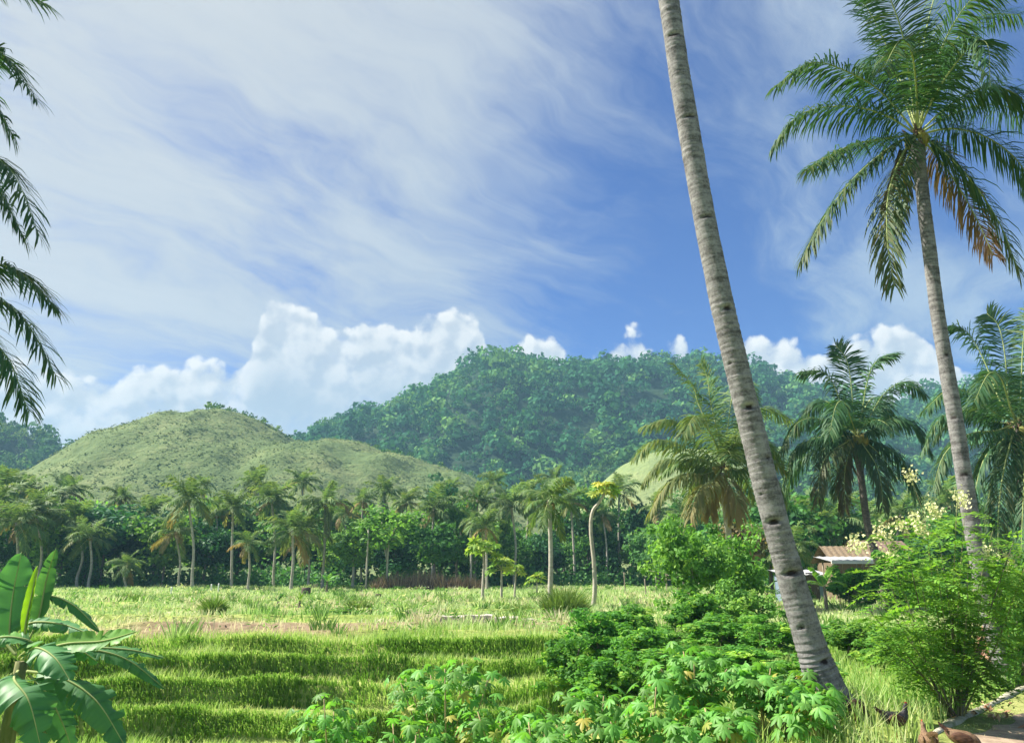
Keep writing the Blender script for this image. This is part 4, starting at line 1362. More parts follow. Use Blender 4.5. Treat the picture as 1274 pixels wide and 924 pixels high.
tree(*at(735, 700, 105)[:2], 14.8, 9.0, 'broad', 7, 'tall tree in front of the pale bald hill', stem=0.2)
tree(*at(770, 700, 118)[:2], 13.5, 9.0, 'broad', 17, 'bushy tree covering the foot of the pale bald hill', stem=0.15)
tree(*at(812, 700, 112)[:2], 12.5, 9.5, 'dark', 18, 'dark bushy tree below the pale bald hill behind the feathery tree', stem=0.15)
tree(*at(702, 700, 120)[:2], 15.0, 8.0, 'light', 19, 'light tall tree at the near end of the pale bald hill', stem=0.2)
tree(*at(850, 700, 104)[:2], 13.0, 9.0, 'broad', 20, 'tall mid green tree behind the yellowing fronds of the slim palm', stem=0.15)
tree(*at(950, 700, 100)[:2], 14.0, 10.0, 'dark', 21, 'big dark tree between the slim palm and the black-trunked palm', stem=0.15)
tree(*at(916, 700, 60)[:2], 6.2, 6.5, 'rust', 8, 'bush-like tree with reddish brown leaves behind the slim palm', stem=0.2)
# the wood behind
ZONES = [(60, 'beyond the large banana leaves'), (200, 'beside the round dark tree'), (275, 'behind the tallest far palm'), (345, 'behind the short drooping palm'), (430, 'behind the upright banana at the field end'),
         (510, 'behind the slim pale-stemmed tree'), (590, 'behind the brown brush'), (660, 'behind the papaya trees'), (715, 'behind the pale straight palm'), (790, 'behind the curved papaya'), (880, 'behind the fence posts'),
         (960, 'behind the slim palm with yellowing fronds'), (1040, 'behind the blue-walled hut'), (1130, 'behind the rusty-roofed house'), (1210, 'behind the flowering shrub'), (9999, 'behind the palm with hanging skirts')]
r_ = np.random.default_rng(31)
spots = []
for k in range(112):
    px = -140 + k * 13.6 + r_.normal(0, 7)
    if 900 < px:
        Yd = r_.uniform(72, 120)
    else:
        Yd = r_.uniform(96, 126)
    x, y = at(px, 700, Yd)[:2]
    key = ('broad', 'dark', 'broad', 'light')[r_.integers(4)]
    if any((x - a) ** 2 + (y - b) ** 2 < 7 for a, b in spots):
        continue
    spots.append((x, y))
    hgt = r_.uniform(7.0, 11.5) * (1.2 if Yd > 112 else .9)
    where = next(s for lim, s in ZONES if px < lim)
    nm = ('tall ' if hgt > 10.2 else 'low ' if hgt < 8 else '') + {'broad': 'mid green', 'dark': 'dark green', 'light': 'pale green'}[key] + ' broadleaf tree of the wood ' + where
    tree(x, y, hgt, hgt * r_.uniform(0.8, 1.2), key, 600 + k, nm, nm.replace(' tree of', ' trees of'), stem=r_.uniform(.05, .2))
# low undergrowth under the wood: one uncountable mass
mb = MB()
n = 26000
x, y = r_.uniform(-85, 80, n), r_.uniform(96, 106, n)
hz = np.abs(r_.normal(0, 1, n)) * 1.1 * (1 + 0.8 * fbm(x, y, 6, 3))
hz = np.clip(hz, 0, 3.6)
C = np.stack([x, y, hz + ground_z(x, y)], -1)
mb.leaves(C, r_.normal(size=(n, 3)) * 0.7 + (0, -0.5, 0.6), r_.uniform(.25, .5, n), r_.uniform(.4, .8, n), np.clip(r_.normal(.4, .2, n), 0, 1))
mb.build('undergrowth', M['broad'], kind='stuff', label='dark undergrowth along the foot of the far wood', category='undergrowth')

# middle feathery tree and bushes on the right
FE = [crown_mesh('crown', 1200 + k, M['broad_light'], 75, 70, 0.075, 0.20, hollow=0.2, wild=.4) for k in range(2)]
VI = [crown_mesh('foliage', 1300 + k, M['vine'], 60, 85, 0.10, 0.24, hollow=0.2, wild=.35) for k in range(3)]
VD = [crown_mesh('foliage', 1400 + k, M['broad_light' if k else 'vine'], 60, 85, 0.085, 0.24, hollow=0.2, wild=.4) for k in range(2)]
tree(*at(852, 700, 27)[:2], 4.2, 3.3, 'light', 41, 'feathery light green tree with a bent pale stem beside the slim palm', stem=0.12, crowns=FE, rt=0.05, nst=3, bark='palebark')
tree(*at(905, 700, 28.5)[:2], 3.9, 3.2, 'light', 42, 'feathery green bush crowding the foot of the slim palm', stem=0.1, crowns=FE, rt=0.05, nst=3)


def bush(px, top_y, Yd, w, label, seed, crowns, group=None, name='leafy_bush', drop=0.0, h=None):
    x, y, zt = at(px, top_y, Yd)
    z = float(ground_z(x, y)) - drop
    return tree(x, y, (zt - z) if h is None else h, w, 'broad', seed, label, group, stem=0.03, name=name, rt=0.04, nst=3, z0=z, category='bush', crowns=crowns)


bush(742, 756, 22, 2.0, 'vine-covered bush at the edge of the terraces behind the cassava', 51, VI)
bush(705, 790, 20, 1.7, 'low bush in the grass between the terraces and the vine-covered bush', 64, VI)
bush(780, 750, 23.5, 2.2, 'low vine tangle with broad leaves below the curved papaya', 52, VI)
bush(800, 776, 19.5, 2.2, 'vine-hung bush right behind the tallest cassava', 65, VI)
bush(832, 776, 22.5, 1.8, 'dark leafy bush in the hollow under the feathery tree', 53, VD)
bush(868, 735, 23.0, 2.2, 'bush hung with climbing vines below the feathery tree', 54, VI)
bush(895, 764, 20.5, 2.4, 'broad vine tangle sloping towards the leaning trunk', 66, VI)
bush(925, 718, 24.5, 2.2, 'deep green vine-draped bush left of the leaning trunk', 55, VD)
bush(955, 764, 19, 2.1, 'low shaded bush behind the leaning trunk', 56, VD)
bush(840, 800, 17.0, 2.0, 'leafy creeper mound just behind the middle of the cassava row', 85, VI)
bush(920, 800, 16.0, 2.0, 'creeper mound between the cassava row and the leaning trunk', 86, VI)
bush(755, 812, 16.5, 1.8, 'small creeper mound behind the spreading cassava', 87, VI)
bush(1060, 772, 19, 1.8, 'low creeping bush to the right of the leaning trunk', 57, VI)
bush(1000, 818, 12.0, 1.5, 'dark bush wrapped round the foot of the leaning trunk', 58, VI)
bush(985, 842, 10.8, 1.2, 'leafy weed bush in front of the leaning trunk foot', 67, VI)
bush(1040, 776, 23, 2.4, 'sprawling bush in the grass behind the leaning trunk', 59, VI)
bush(1110, 778, 17.5, 1.8, 'bush in the grass behind the flowering shrub', 60, VI)
bush(1258, 692, 15.2, 1.3, 'leafy bush at the path edge in front of the palm trunk', 61, VI)
bush(1114, 680, 40, 3.6, 'bush hiding the lower wall of the rusty-roofed house', 68, VI)
bush(1058, 704, 42, 3.2, 'low bush growing in front of the open shelter', 69, VI)
bush(990, 722, 44, 2.0, 'low bush in front of the blue-walled hut', 70, VD)
bush(1150, 706, 38, 3.0, 'bush beside the rusty-roofed house behind the flowering shrub', 83, VI)
bush(1190, 716, 30, 2.6, 'bush behind the flowering shrub and the path-edge palm', 84, VD)
bush(430, 756, 37, 1.9, 'grey green bush out in the middle of the field', 62, VD)
bush(508, 762, 37, 1.1, 'low dark bush beside the concrete slab in the field', 63, VD)

# ------------------------------------------------------------------ cassava in the foreground


def palmate(seed, lobes=7, L=0.195):
    r_ = np.random.default_rng(seed)
    mb = MB()
    for k in range(lobes):
        a = RAD((k - (lobes - 1) / 2) * 42)
        l = L * (1 - 0.09 * abs(k - (lobes - 1) / 2)) * r_.uniform(.9, 1.1)
        d = np.array([math.cos(a), math.sin(a), 0])
        s = np.array([-math.sin(a), math.cos(a), 0])
        up = np.array([0, 0, 1.0])
        w = l * 0.17
        dr = r_.uniform(.25, .45)
        p = [d * l * q - up * l * (q ** 2) * dr for q in (0.02, .35, .7, 1.0)]
        V = [p[0], p[1] + s * w * .8 - up * w * .35, p[1], p[1] - s * w * .8 - up * w * .35, p[2] + s * w - up * w * .4, p[2], p[2] - s * w - up * w * .4, p[3]]
        rv = np.clip(0.5 + r_.normal(0, .13), 0, 1)
        mb.add(V, [[1, 4, 5, 2], [2, 5, 6, 3]], [[0, 1, 2], [0, 2, 3], [4, 7, 5], [5, 7, 6]], rv)
    return mb.mesh('leaf', M['cassava'])


PALM = [palmate(s, 7 if s % 2 else 5) for s in range(6)]


def cassava(px, top_y, Yd, w, label, seed, stems=6, leaves=95, lean=0.0):
    r_ = np.random.default_rng(seed)
    x, y, zt = at(px, top_y - 24, Yd)
    z = float(ground_z(x, y))
    h = zt - z
    t = thing('cassava_plant', (x, y, z), label, 'cassava')
    per = min(290, int(leaves * 2.1)) // stems
    for s in range(stems):
        a = s * 2.4 + r_.normal(0, .3)
        rr = w * 0.5 * math.sqrt((s + .5) / stems)
        hs = h * r_.uniform(0.82, 1.0) * (1 - 0.16 * (rr / (w * .5)) ** 2) - 0.08
        e = np.array([math.cos(a) * rr * 0.75, math.sin(a) * rr * 0.75, hs])
        b = np.array([math.cos(a) * 0.1, math.sin(a) * 0.1, -0.1])
        cv = spline([b, b * .4 + e * .6 * np.array([.55, .55, .9]) + (0, 0, .1), e], 9)
        mb = MB()
        mb.tube(cv, np.linspace(0.017, 0.007, 9), 6)
        st = mb.build('stem', M['canestem'], t)
        for k in range(per):
            q = 1 - (k / per) ** 1.2 * 0.70
            i = q * 8
            j = min(int(i), 7)
            p = cv[j] * (1 - (i - j)) + cv[j + 1] * (i - j)
            az_ = k * 2.39996 + r_.normal(0, .3) + s
            up_ = r_.uniform(-0.05, 0.75) * (0.4 + 0.6 * q)
            d = unit(np.array([math.cos(az_), math.sin(az_), up_]))
            pl_ = r_.uniform(0.16, 0.30) * (0.6 + 0.5 * (1 - abs(q - .7)))
            tip = p + d * pl_
            out = unit(np.array([math.cos(az_), math.sin(az_), -r_.uniform(0.15, 1.1)]))
            tint = 0.0
            if r_.random() < 0.13 and q < .85:
                tint = r_.uniform(.5, .9)
            place(PALM[r_.integers(6)], 'leaf', t, frame(tip, out, s=r_.uniform(0.55, 0.92), roll=r_.normal(0, .35)), tint=float(tint))
        mb = MB()
        for k in range(per):
            pass
    return t


cassava(560, 812, 11.0, 1.9, 'tall cassava plant with bare yellow canes showing under its leaf crown', 71, 8, 150)
cassava(425, 856, 10.8, 1.35, 'low bright cassava plant on the terrace side of the caned cassava', 72, 5, 85)
cassava(640, 868, 10.2, 1.4, 'shaded cassava plant leaning against the tall caned one', 73, 6, 95)
cassava(735, 862, 10.6, 1.5, 'spreading cassava plant with yellow-green tops between taller cassavas', 74, 6, 105)
cassava(860, 817, 11.3, 1.6, 'tallest dark cassava plant in the middle of the row', 75, 8, 140)
cassava(800, 866, 10.0, 1.4, 'cassava plant with big drooping leaves below the tall dark one', 76, 6, 100)
cassava(945, 838, 11.0, 1.3, 'pale cassava plant with thin bent canes before the leaning trunk', 77, 6, 90)
cassava(1000, 872, 10.0, 1.0, 'small cassava plant beside the foot of the leaning trunk', 78, 4, 55)
cassava(890, 880, 9.6, 1.2, 'low cassava plant in the shade of the row', 79, 5, 75)
cassava(680, 895, 9.4, 1.2, 'lowest cassava plant in the front of the row', 80, 5, 70)
cassava(510, 880, 9.8, 1.0, 'young cassava plant beside bare yellow canes', 81, 4, 55)

# ------------------------------------------------------------------ flowering shrub at the path


def pinnate(seed, L=0.30, pairs=8):
    r_ = np.random.default_rng(seed)
    mb = MB()
    t = np.linspace(0.12, 1, pairs)
    for sgn in (-1, 1):
        a = np.radians(62 + r_.normal(0, 6, pairs))
        d = np.stack([np.cos(a), np.sin(a) * sgn, -0.25 + r_.normal(0, .12, pairs)], -1)
        l = 0.070 * np.sin(math.pi * (0.25 + 0.6 * t)) * r_.uniform(.85, 1.15, pairs)
        B = np.stack([t * L, np.zeros(pairs), -0.28 * L * t ** 2], -1)
        C = B + unit(d) * (l * .55)[:, None]
        mb.leaves(C, np.array([[0, 0, 1.0]]) + r_.normal(0, .2, (pairs, 3)), l * .5, l, np.clip(.5 + r_.normal(0, .16, pairs), 0, 1), T=d, curl=.05)
    P = np.stack([np.linspace(-.03, 1, 5) * L, np.zeros(5), -0.28 * L * np.linspace(0, 1, 5) ** 2], -1)
    mb.tube(P, [.0035, .003, .0025, .002, .001], 4, False, r=.8)
    return mb.mesh('leaf', M['pinnate'])


PIN = [pinnate(s) for s in range(6)]
bx, by_, bz = at(1186, 878, 11.6)
bz = float(ground_z(bx, by_))
shrub = thing('flowering_shrub', (bx, by_, bz), 'airy green shrub with cream blossoms and dark forked stems at the path edge', 'shrub')
sb = np.array([bx, by_, bz])
r_ = np.random.default_rng(88)
tips_px = [(1082, 760), (1100, 706), (1098, 664), (1130, 690), (1150, 640), (1168, 668), (1190, 634), (1205, 690), (1235, 660), (1258, 700), (1270, 740), (1240, 730), (1180, 730), (1130, 750), (1150, 790),
           (1215, 770), (1250, 790), (1100, 800), (1225, 820), (1172, 770), (1120, 780), (1262, 670), (1205, 740), (1145, 715), (1200, 640), (1240, 690), (1275, 705), (1092, 735), (1165, 700), (1225, 705)]
allp = []
for k, (tx, ty) in enumerate(tips_px):
    e = at(tx, ty, 11.6 + r_.uniform(-.75, .75)) - sb
    b = np.array([r_.normal(0, .05), r_.normal(0, .05), -.1])
    m_ = e * np.array([.5, .5, .45]) + np.array([0, 0, .02]) + r_.normal(0, .05, 3)
    cv = spline([b, m_, e], 14)
    mb = MB()
    mb.tube(cv, np.linspace(.020 if k % 3 == 0 else .012, .004, 14), 6)
    mb.build('stem', M['bark' if k % 2 else 'greenstem'], shrub)
    for j in range(27):
        q = r_.uniform(.30, 1.0) if j < 21 else r_.uniform(.9, 1.0)
        i = q * 13
        jj = min(int(i), 12)
        p = cv[jj] + (cv[jj + 1] - cv[jj]) * (i - jj)
        a = r_.uniform(0, 6.28)
        off = np.array([math.cos(a), math.sin(a), r_.uniform(-.2, .6)])
        allp.append((p + unit(off) * r_.uniform(0.0, .22), unit(np.array([math.cos(a), math.sin(a), r_.uniform(-.5, .35)]))))
order = r_.permutation(len(allp))
mbx = MB()
for n_, ii in enumerate(order):
    p, d = allp[ii]
    Mx = frame(p, d, s=r_.uniform(1.0, 1.75), roll=r_.normal(0, .3))
    if n_ < 290:
        place(PIN[r_.integers(6)], 'leaf', shrub, Mx)
    else:
        me = PIN[r_.integers(6)]
        nv = len(me.vertices)
        co = np.empty(nv * 3, np.float32)
        me.vertices.foreach_get('co', co)
        ra = np.empty(nv, np.float32)
        me.attributes['rnd'].data.foreach_get('value', ra)
        A = np.array(Mx)
        me.calc_loop_triangles()
        f = np.empty(len(me.loop_triangles) * 3, np.int32)
        me.loop_triangles.foreach_get('vertices', f)
        mbx.add(co.reshape(-1, 3) @ A[:3, :3].T + A[:3, 3], None, f.reshape(-1, 3), ra)
mbx.build('foliage', M['pinnate'], shrub, kind='stuff')
for (fx, fy) in [(1062, 674), (1072, 680), (1094, 660), (1100, 668), (1118, 652), (1139, 646), (1133, 592), (1160, 632), (1166, 640), (1192, 617), (1198, 622), (1108, 690), (1230, 688), (1254, 694), (1150, 660)]:
    c = at(fx, fy, 11.6 + r_.uniform(-.5, .4)) - sb
    n = 70
    P = c + r_.normal(size=(n, 3)) * (.06, .06, .065)
    mb = MB()
    mb.leaves(P, r_.normal(size=(n, 3)) + (0, -.3, .4), .036, .05, r_.random(n))
    mb.build('blossom', M['flower'], shrub)
    near = min(tips_px, key=lambda q: (q[0] - fx) ** 2 + (q[1] - fy) ** 2)
    e = at(*near, 11.6) - sb
    mb = MB()
    mb.tube(spline([e, (e + c) / 2 + (0, 0, -.02), c], 6), .004, 5)
    mb.build('stem', M['greenstem'], shrub)

# ------------------------------------------------------------------ banana plants


def banana_leaf(P, hw, up, fold, seed, tears=5, rv=0.5, ruffle=0.03, rows=64):
    r_ = np.random.default_rng(seed)
    C = spline(P, rows)
    T = unit(np.gradient(C, axis=0))
    up = np.asarray(up, float)
    S = unit(np.cross(T, up))
    N = np.cross(S, T)
    t = np.linspace(0, 1, rows)
    Lc = np.linalg.norm(np.diff(C, axis=0), axis=1).sum()
    bl = np.clip((t - 0.10) / 0.90, 0, 1)
    prof = np.clip(np.sin(math.pi * np.clip(bl, 0, 1) ** 0.85), 0, 1) ** 0.55
    prof[bl <= 0] = 0.0
    leaf, rib = MB(), MB()
    rib.tube(C + N * 0.004, np.linspace(0.017, 0.003, rows), 6, True, r=.9)
    for sgn in (-1, 1):
        cuts = np.sort(r_.uniform(0.18, 0.95, int(tears * 2.6)))
        edges = [0.10, *cuts, 1.0]
        for a, b in zip(edges[:-1], edges[1:]):
            i0, i1 = int(a * (rows - 1)), int(math.ceil(b * (rows - 1)))
            if i1 - i0 < 1:
                continue
            ii = np.arange(i0, i1 + 1)
            cols = np.array([0, .25, .5, .75, 1.0])
            f0 = fold + r_.normal(0, .22)
            sh = r_.normal(0, .02)
            k = len(ii)
            tt = (np.arange(k) / max(k - 1, 1) - .5)
            ang = f0 * cols[None] ** 1.0 + ruffle * 3 * np.sin(ii[:, None] * .8 + seed) * cols[None] ** 2
            wv = (hw * prof[ii])[:, None] * cols[None]
            fwd = (0.30 * wv + sh * cols[None]) - (tt[:, None] * (b - a) * Lc * 0.22 * cols[None] ** 2 if tears else 0)
            G = C[ii][:, None] + S[ii][:, None] * sgn * (wv * np.cos(ang))[..., None] + N[ii][:, None] * (wv * np.sin(ang) + .0035 * np.sin(ii[:, None] * 3.1) * np.sqrt(cols[None]))[..., None] + T[ii][:, None] * fwd[..., None]
            leaf.sheet(G, np.clip(rv + r_.normal(0, .10) + 0.14 * np.sin(ii[:, None] * 2.6) * cols[None] + .25 * (cols[None] == 0), 0, 1), np.broadcast_to(smooth(.35, .8, fbm(ii[:, None] * 1.0, np.full((len(ii), 1), seed * 9.0 + sgn), 3.0, 3)) * (cols[None] > .9), (len(ii), 5)))
    return leaf, rib


D = 9.2
bc = at(26, 828, D)
bbase = np.array([bc[0] - .08, bc[1], float(ground_z(bc[0], bc[1]))])
ban = thing('banana_plant', bbase, 'large banana plant with long torn leaves in front of the terraces', 'banana plant')
mb = MB()
mb.tube(spline([bbase - bbase - (0, 0, .2), (bc - bbase) * (.3, .3, .5), bc - bbase + (0, 0, .05)], 14), np.linspace(.15, .06, 14), 14)
mb.build('pseudostem', M['greenstem'], ban)
BL = [([(18, 800), (12, 788), (16, 740), (27, 686)], (0, 0, .1, .2), 26, (.35, -.9, .2), .35, 3, .45, 0),
      ([(30, 800), (33, 772), (40, 738), (47, 704)], (-.1, -.1, -.1, 0), 8, (.2, -1, .1), .9, 0, .9, .9),
      ([(34, 800), (48, 768), (58, 720), (70, 681)], (.3, .4, .5, .5), 12, (.3, -.9, .2), .3, 2, .5, 0),
      ([(34, 790), (54, 744), (90, 752), (127, 788)], (.4, .5, .6, .6), 11, (.1, -.5, .9), -.5, 3, .3, 0),
      ([(28, 800), (36, 776), (75, 776), (116, 790)], (.1, .1, .1, .0), 12, (0, -.6, .8), -.4, 5, .4, 0),
      ([(36, 815), (80, 801), (128, 797), (171, 785)], (-.1, -.3, -.4, -.5), 14, (.1, -.9, .5), .25, 1, .75, .25),
      ([(40, 815), (105, 808), (157, 820), (206, 857)], (.2, .4, .5, .6), 13, (.1, -.5, .85), -.35, 5, .35, 0),
      ([(40, 812), (100, 806), (160, 808), (204, 818)], (.5, .8, 1.0, 1.1), 10, (0, -.5, .9), -.3, 2, .4, 0),
      ([(28, 820), (45, 806), (68, 818), (87, 846)], (-.4, -.6, -.8, -.9), 22, (.3, -.6, .8), -.35, 4, .35, 0),
      ([(34, 818), (75, 804), (98, 808), (120, 822)], (-.1, -.2, -.2, -.2), 13, (0, -.5, .9), -.7, 5, .6, 0),
      ([(34, 835), (75, 842), (120, 872), (157, 930)], (-.2, -.4, -.5, -.5), 24, (.5, -.6, .7), -.4, 5, .3, 0),
      ([(22, 835), (18, 846), (36, 872), (50, 926)], (-.5, -.8, -1, -1), 30, (.5, -.7, .6), -.4, 4, .3, 0),
      ([(20, 815), (-10, 786), (-50, 782), (-100, 800)], (0, .1, .1, .1), 20, (-.1, -.5, .9), -.3, 4, .4, 0),
      ([(24, 818), (40, 800), (10, 792), (-25, 798)], (-.3, -.5, -.6, -.6), 14, (0, -.6, .8), -.5, 5, .7, 0),
      ([(36, 840), (58, 862), (78, 900), (95, 950)], (.1, .1, .1, .1), 20, (.5, -.5, .7), -.3, 4, .2, 0),
      ([(16, 838), (-10, 870), (-25, 920), (-30, 960)], (-.2, -.3, -.3, -.3), 24, (-.5, -.5, .7), -.3, 4, .3, 0)]
for k, (pp, dd, hw, up, fold, tears, rv, tint) in enumerate(BL):
    P = np.array([at(a, b, D + c) for (a, b), c in zip(pp, dd)])
    lf, rb = banana_leaf(P - bbase, hw * D / 950 * 0.9, up, fold, 40 + k, tears, rv)
    o = lf.build('leaf', M['banana'], ban, tint=float(tint))
    rb.build('midrib', M['midrib'], o)


def small_banana(px, base_y, Yd, h, label, seed, n=8, tint=.1, group=None):
    r_ = np.random.default_rng(seed)
    x, y = at(px, base_y, Yd)[:2]
    z = float(ground_z(x, y))
    t = thing('banana_plant', (x, y, z), label, 'banana plant', group)
    mb = MB()
    mb.tube(spline([(0, 0, -.1), (.02, 0, h * .25), (0, 0, h * .5)], 8), np.linspace(.11, .06, 8), 9)
    mb.build('pseudostem', M['bark'], t)
    for k in range(n):
        a = k * 2.4 + r_.normal(0, .3)
        e = RAD(r_.uniform(25, 80))
        L = h * r_.uniform(.5, .65)
        cv = bend_curve(L, math.degrees(e), r_.uniform(50, 110), 0, 6)
        R = np.array(Matrix.Rotation(a, 3, 'Z'))
        P = cv @ R.T + (0, 0, h * .48)
        lf, rb = banana_leaf(P, L * .14, (0.01, 0, 1), -.3, seed + k, 3, r_.uniform(.4, .9), rows=18)
        o = lf.build('leaf', M['banana'], t, tint=float(r_.uniform(0, tint * 3)))
        rb.build('midrib', M['midrib'], o)
    return t


small_banana(1028, 757, 40, 2.6, 'small banana plant with a brown stem before the blue-walled hut', 301, 9, .2)
small_banana(1088, 752, 46, 2.4, 'banana plant half hidden behind the black leaning trunk', 302, 8, .2)
small_banana(406, 738, 72, 2.3, 'short upright banana plant at the far end of the field', 303, 9, .1)
small_banana(345, 762, 43, 1.0, 'yellow-green young banana shoot in the field near the tufted bush', 304, 7, .25)
small_banana(372, 761, 42, 1.0, 'paler young banana shoot to one side of the first shoot in the field', 305, 7, .3)
small_banana(955, 752, 44, 1.6, 'small banana clump in grass behind the leaning trunk', 306, 8, .2)

# ------------------------------------------------------------------ papaya trees


def papaya(stem_px, Yd, r0, L, label, seed, n=14, tint=0.2, group=None):
    r_ = np.random.default_rng(seed)
    P = np.array([at(px, py, Yd) for px, py in stem_px])
    base = P[0].copy()
    base[2] = float(ground_z(base[0], base[1]))
    t = thing('papaya_tree', base, label, 'papaya tree', group)
    C = spline([base - (0, 0, .2)] + list(P[1:]), 24) - base
    mb = MB()
    mb.tube(C, np.linspace(r0 * 1.25, r0 * .7, 24), 9)
    mb.build('trunk', M['palebark'], t)
    for k in range(n):
        a = k * 2.4 + r_.normal(0, .2)
        e = RAD(70 - 75 * k / n + r_.normal(0, 6))
        d = np.array([math.cos(a) * math.cos(e), math.sin(a) * math.cos(e), math.sin(e)])
        tip = C[-1] + d * L * r_.uniform(.8, 1.1)
        mb = MB()
        mb.tube(np.array([C[-1] - (0, 0, .05), tip]), [.02, .012], 4)
        out = unit(np.array([d[0], d[1], -.5 + .5 * d[2]]))
        lf = place(PAPL[r_.integers(3)], 'leaf', t, frame(tip, out, s=L * r_.uniform(.85, 1.15), roll=r_.normal(0, .3)), tint=float(r_.uniform(0, 2 * tint)))
        mb.build('petiole', M['midrib'], t)
    return t


M['papaya'] = foliage('papaya_leaf', [(0.0, (0.09, 0.18, 0.03)), (0.6, (0.15, 0.27, 0.05)), (1.0, (0.26, 0.36, 0.07))], dry=(0.52, 0.50, 0.10), transl=0.42)


def paplobe(seed):
    r_ = np.random.default_rng(seed)
    mb = MB()
    for k in range(9):
        a = RAD((k - 4) * 38)
        l = (1 - .07 * abs(k - 4)) * r_.uniform(.85, 1.1) * .62
        d = np.array([math.cos(a), math.sin(a), 0])
        s = np.array([-d[1], d[0], 0])
        for q, w in ((.45, .30), (.75, .26)):
            c = d * l * q
            mb.leaves(c[None], np.array([[0, 0, 1.0]]) + r_.normal(0, .3, (1, 3)), l * w * 1.5, l * .95, np.clip(r_.normal(.5, .2, 1), 0, 1), T=d[None], curl=.25)
    return mb.mesh('leaf', M['papaya'])


PAPL = [paplobe(s) for s in range(3)]
papaya([(737, 764), (740, 735), (739, 700), (735, 660), (737, 637), (745, 625), (753, 613)], 45.0, .11, .68, 'tall curved papaya trunk topped with a yellow leaf tuft', 401, 18, .5)
papaya([(600, 748), (601, 725), (602, 700), (601, 688)], 55, .09, .95, 'taller of the slim papaya trees in the field below the grassy shoulder', 402, 15, .2)
papaya([(624, 747), (624, 722), (624, 708)], 56, .08, .9, 'shorter papaya tree with wide leaves next to the taller slim one', 403, 13, .25)
papaya([(640, 745), (641, 725), (642, 712)], 60, .07, .7, 'thin papaya tree between the wide-leaved one and the pale palm trunk', 404, 11, .2)
papaya([(668, 740), (668, 730), (668, 724)], 62, .06, .7, 'stunted papaya beside the pale palm trunk', 405, 10, .3)

# ------------------------------------------------------------------ tall grass clumps


def clump(px, base_y, Yd, h, w, n, label, seed, mat='tallgrass', bw=.03):
    r_ = np.random.default_rng(seed)
    x, y = at(px, base_y, Yd)[:2]
    z = float(ground_z(x, y))
    t = thing('grass_clump', (x, y, z), label, 'grass clump')
    mb = MB()
    a = r_.uniform(0, 6.28, n)
    rr = w * .5 * np.sqrt(r_.random(n)) * .7
    P = np.stack([np.cos(a) * rr, np.sin(a) * rr, np.full(n, -.05)], -1)
    a2 = a + r_.normal(0, .6, n)
    Dv = np.stack([np.cos(a2), np.sin(a2), np.zeros(n)], -1)
    hh = h * r_.uniform(.45, 1.05, n) * np.sqrt(np.clip(1 - .75 * (rr / (w * .35)) ** 2, .1, 1))
    out = hh * r_.uniform(.1, .75, n) * (.5 + rr / (w * .35))
    a3 = r_.uniform(0, 6.28, n)
    S = np.stack([np.cos(a3), np.sin(a3), np.zeros(n)], -1) * bw * .5
    m_ = P + Dv * (out * .3)[:, None] + np.array([0, 0, 1]) * (hh * .65)[:, None]
    e = P + Dv * out[:, None] + np.array([0, 0, 1]) * hh[:, None]
    V = np.stack([P - S, P + S, m_ + S * .8, m_ - S * .8, e], 1)
    idx = np.arange(n * 5).reshape(n, 5)
    mb.add(V.reshape(-1, 3), idx[:, :4], idx[:, [3, 2, 4]], np.repeat(np.clip(r_.normal(.45, .2, n), 0, 1), 5))
    mb.build('blades', M[mat], t)
    return t


clump(702, 772, 36, 1.6, 2.6, 1500, 'big tall grass clump beside the pale palm trunk', 451, bw=.04)
clump(265, 772, 36, 1.25, 1.1, 800, 'dense grey-green tufted bush standing alone in the field', 452, bw=.045)
clump(445, 768, 38, 1.0, 1.8, 600, 'spiky grass clump on the far side of the grey green field bush', 453, bw=.04)
clump(168, 752, 50, 1.0, 2.6, 500, 'low grass clump in the field behind the banana leaves', 454, bw=.05)
clump(650, 770, 36, .9, 1.6, 500, 'smaller grass clump between the concrete slab and the pale trunk', 455, bw=.035)

# dry brush at the foot of the wood
for i, (px, w, h) in enumerate([(490, 5.0, 2.2), (530, 5.5, 2.6), (575, 4.5, 2.0)]):
    r_ = np.random.default_rng(470 + i)
    x, y = at(px, 735, 86)[:2]
    z = float(ground_z(x, y))
    t = thing('dry_brush', (x, y, z), ['heap of bare brown brush under the slim pale-stemmed tree', 'tallest heap of brown brush at the foot of the wood', 'brown brush heap near the papaya trees'][i], 'brush')
    mb = MB()
    n = 700
    P = np.stack([r_.uniform(-.5, .5, n) * w, r_.uniform(-.8, .8, n), np.zeros(n)], -1)
    hh = h * r_.uniform(.35, 1.0, n) * np.sqrt(np.clip(1 - (P[:, 0] / (w * .55)) ** 2, .05, 1))
    E = P + np.stack([r_.normal(0, .5, n), r_.normal(0, .4, n), hh], -1)
    S = np.stack([np.full(n, .04), r_.normal(0, .03, n), np.zeros(n)], -1)
    V = np.stack([P - S, P + S, E], 1)
    mb.add(V.reshape(-1, 3), None, np.arange(n * 3).reshape(n, 3), np.repeat(r_.random(n), 3))
    mb.build('twigs', M['drytwig'], t)

# ------------------------------------------------------------------ posts, slab, stumps in the field


def post(px, base_y, Yd, h, r, label, mat='wood', group=None, lean=(0, 0), name='wooden_post', category='post'):
    x, y = at(px, base_y, Yd)[:2]
    z = float(ground_z(x, y))
    mb = MB()
    C = spline([(0, 0, -.25), (lean[0] * .4, lean[1] * .4, h * .45), (lean[0], lean[1], h)], 9)
    mb.tube(C, r * (1 + .12 * np.sin(np.arange(9) * 2.1)), 8)
    o = mb.build(name, M[mat], label=label, category=category)
    o.location = (x, y, z)
    if group:
        o['group'] = group
    return o


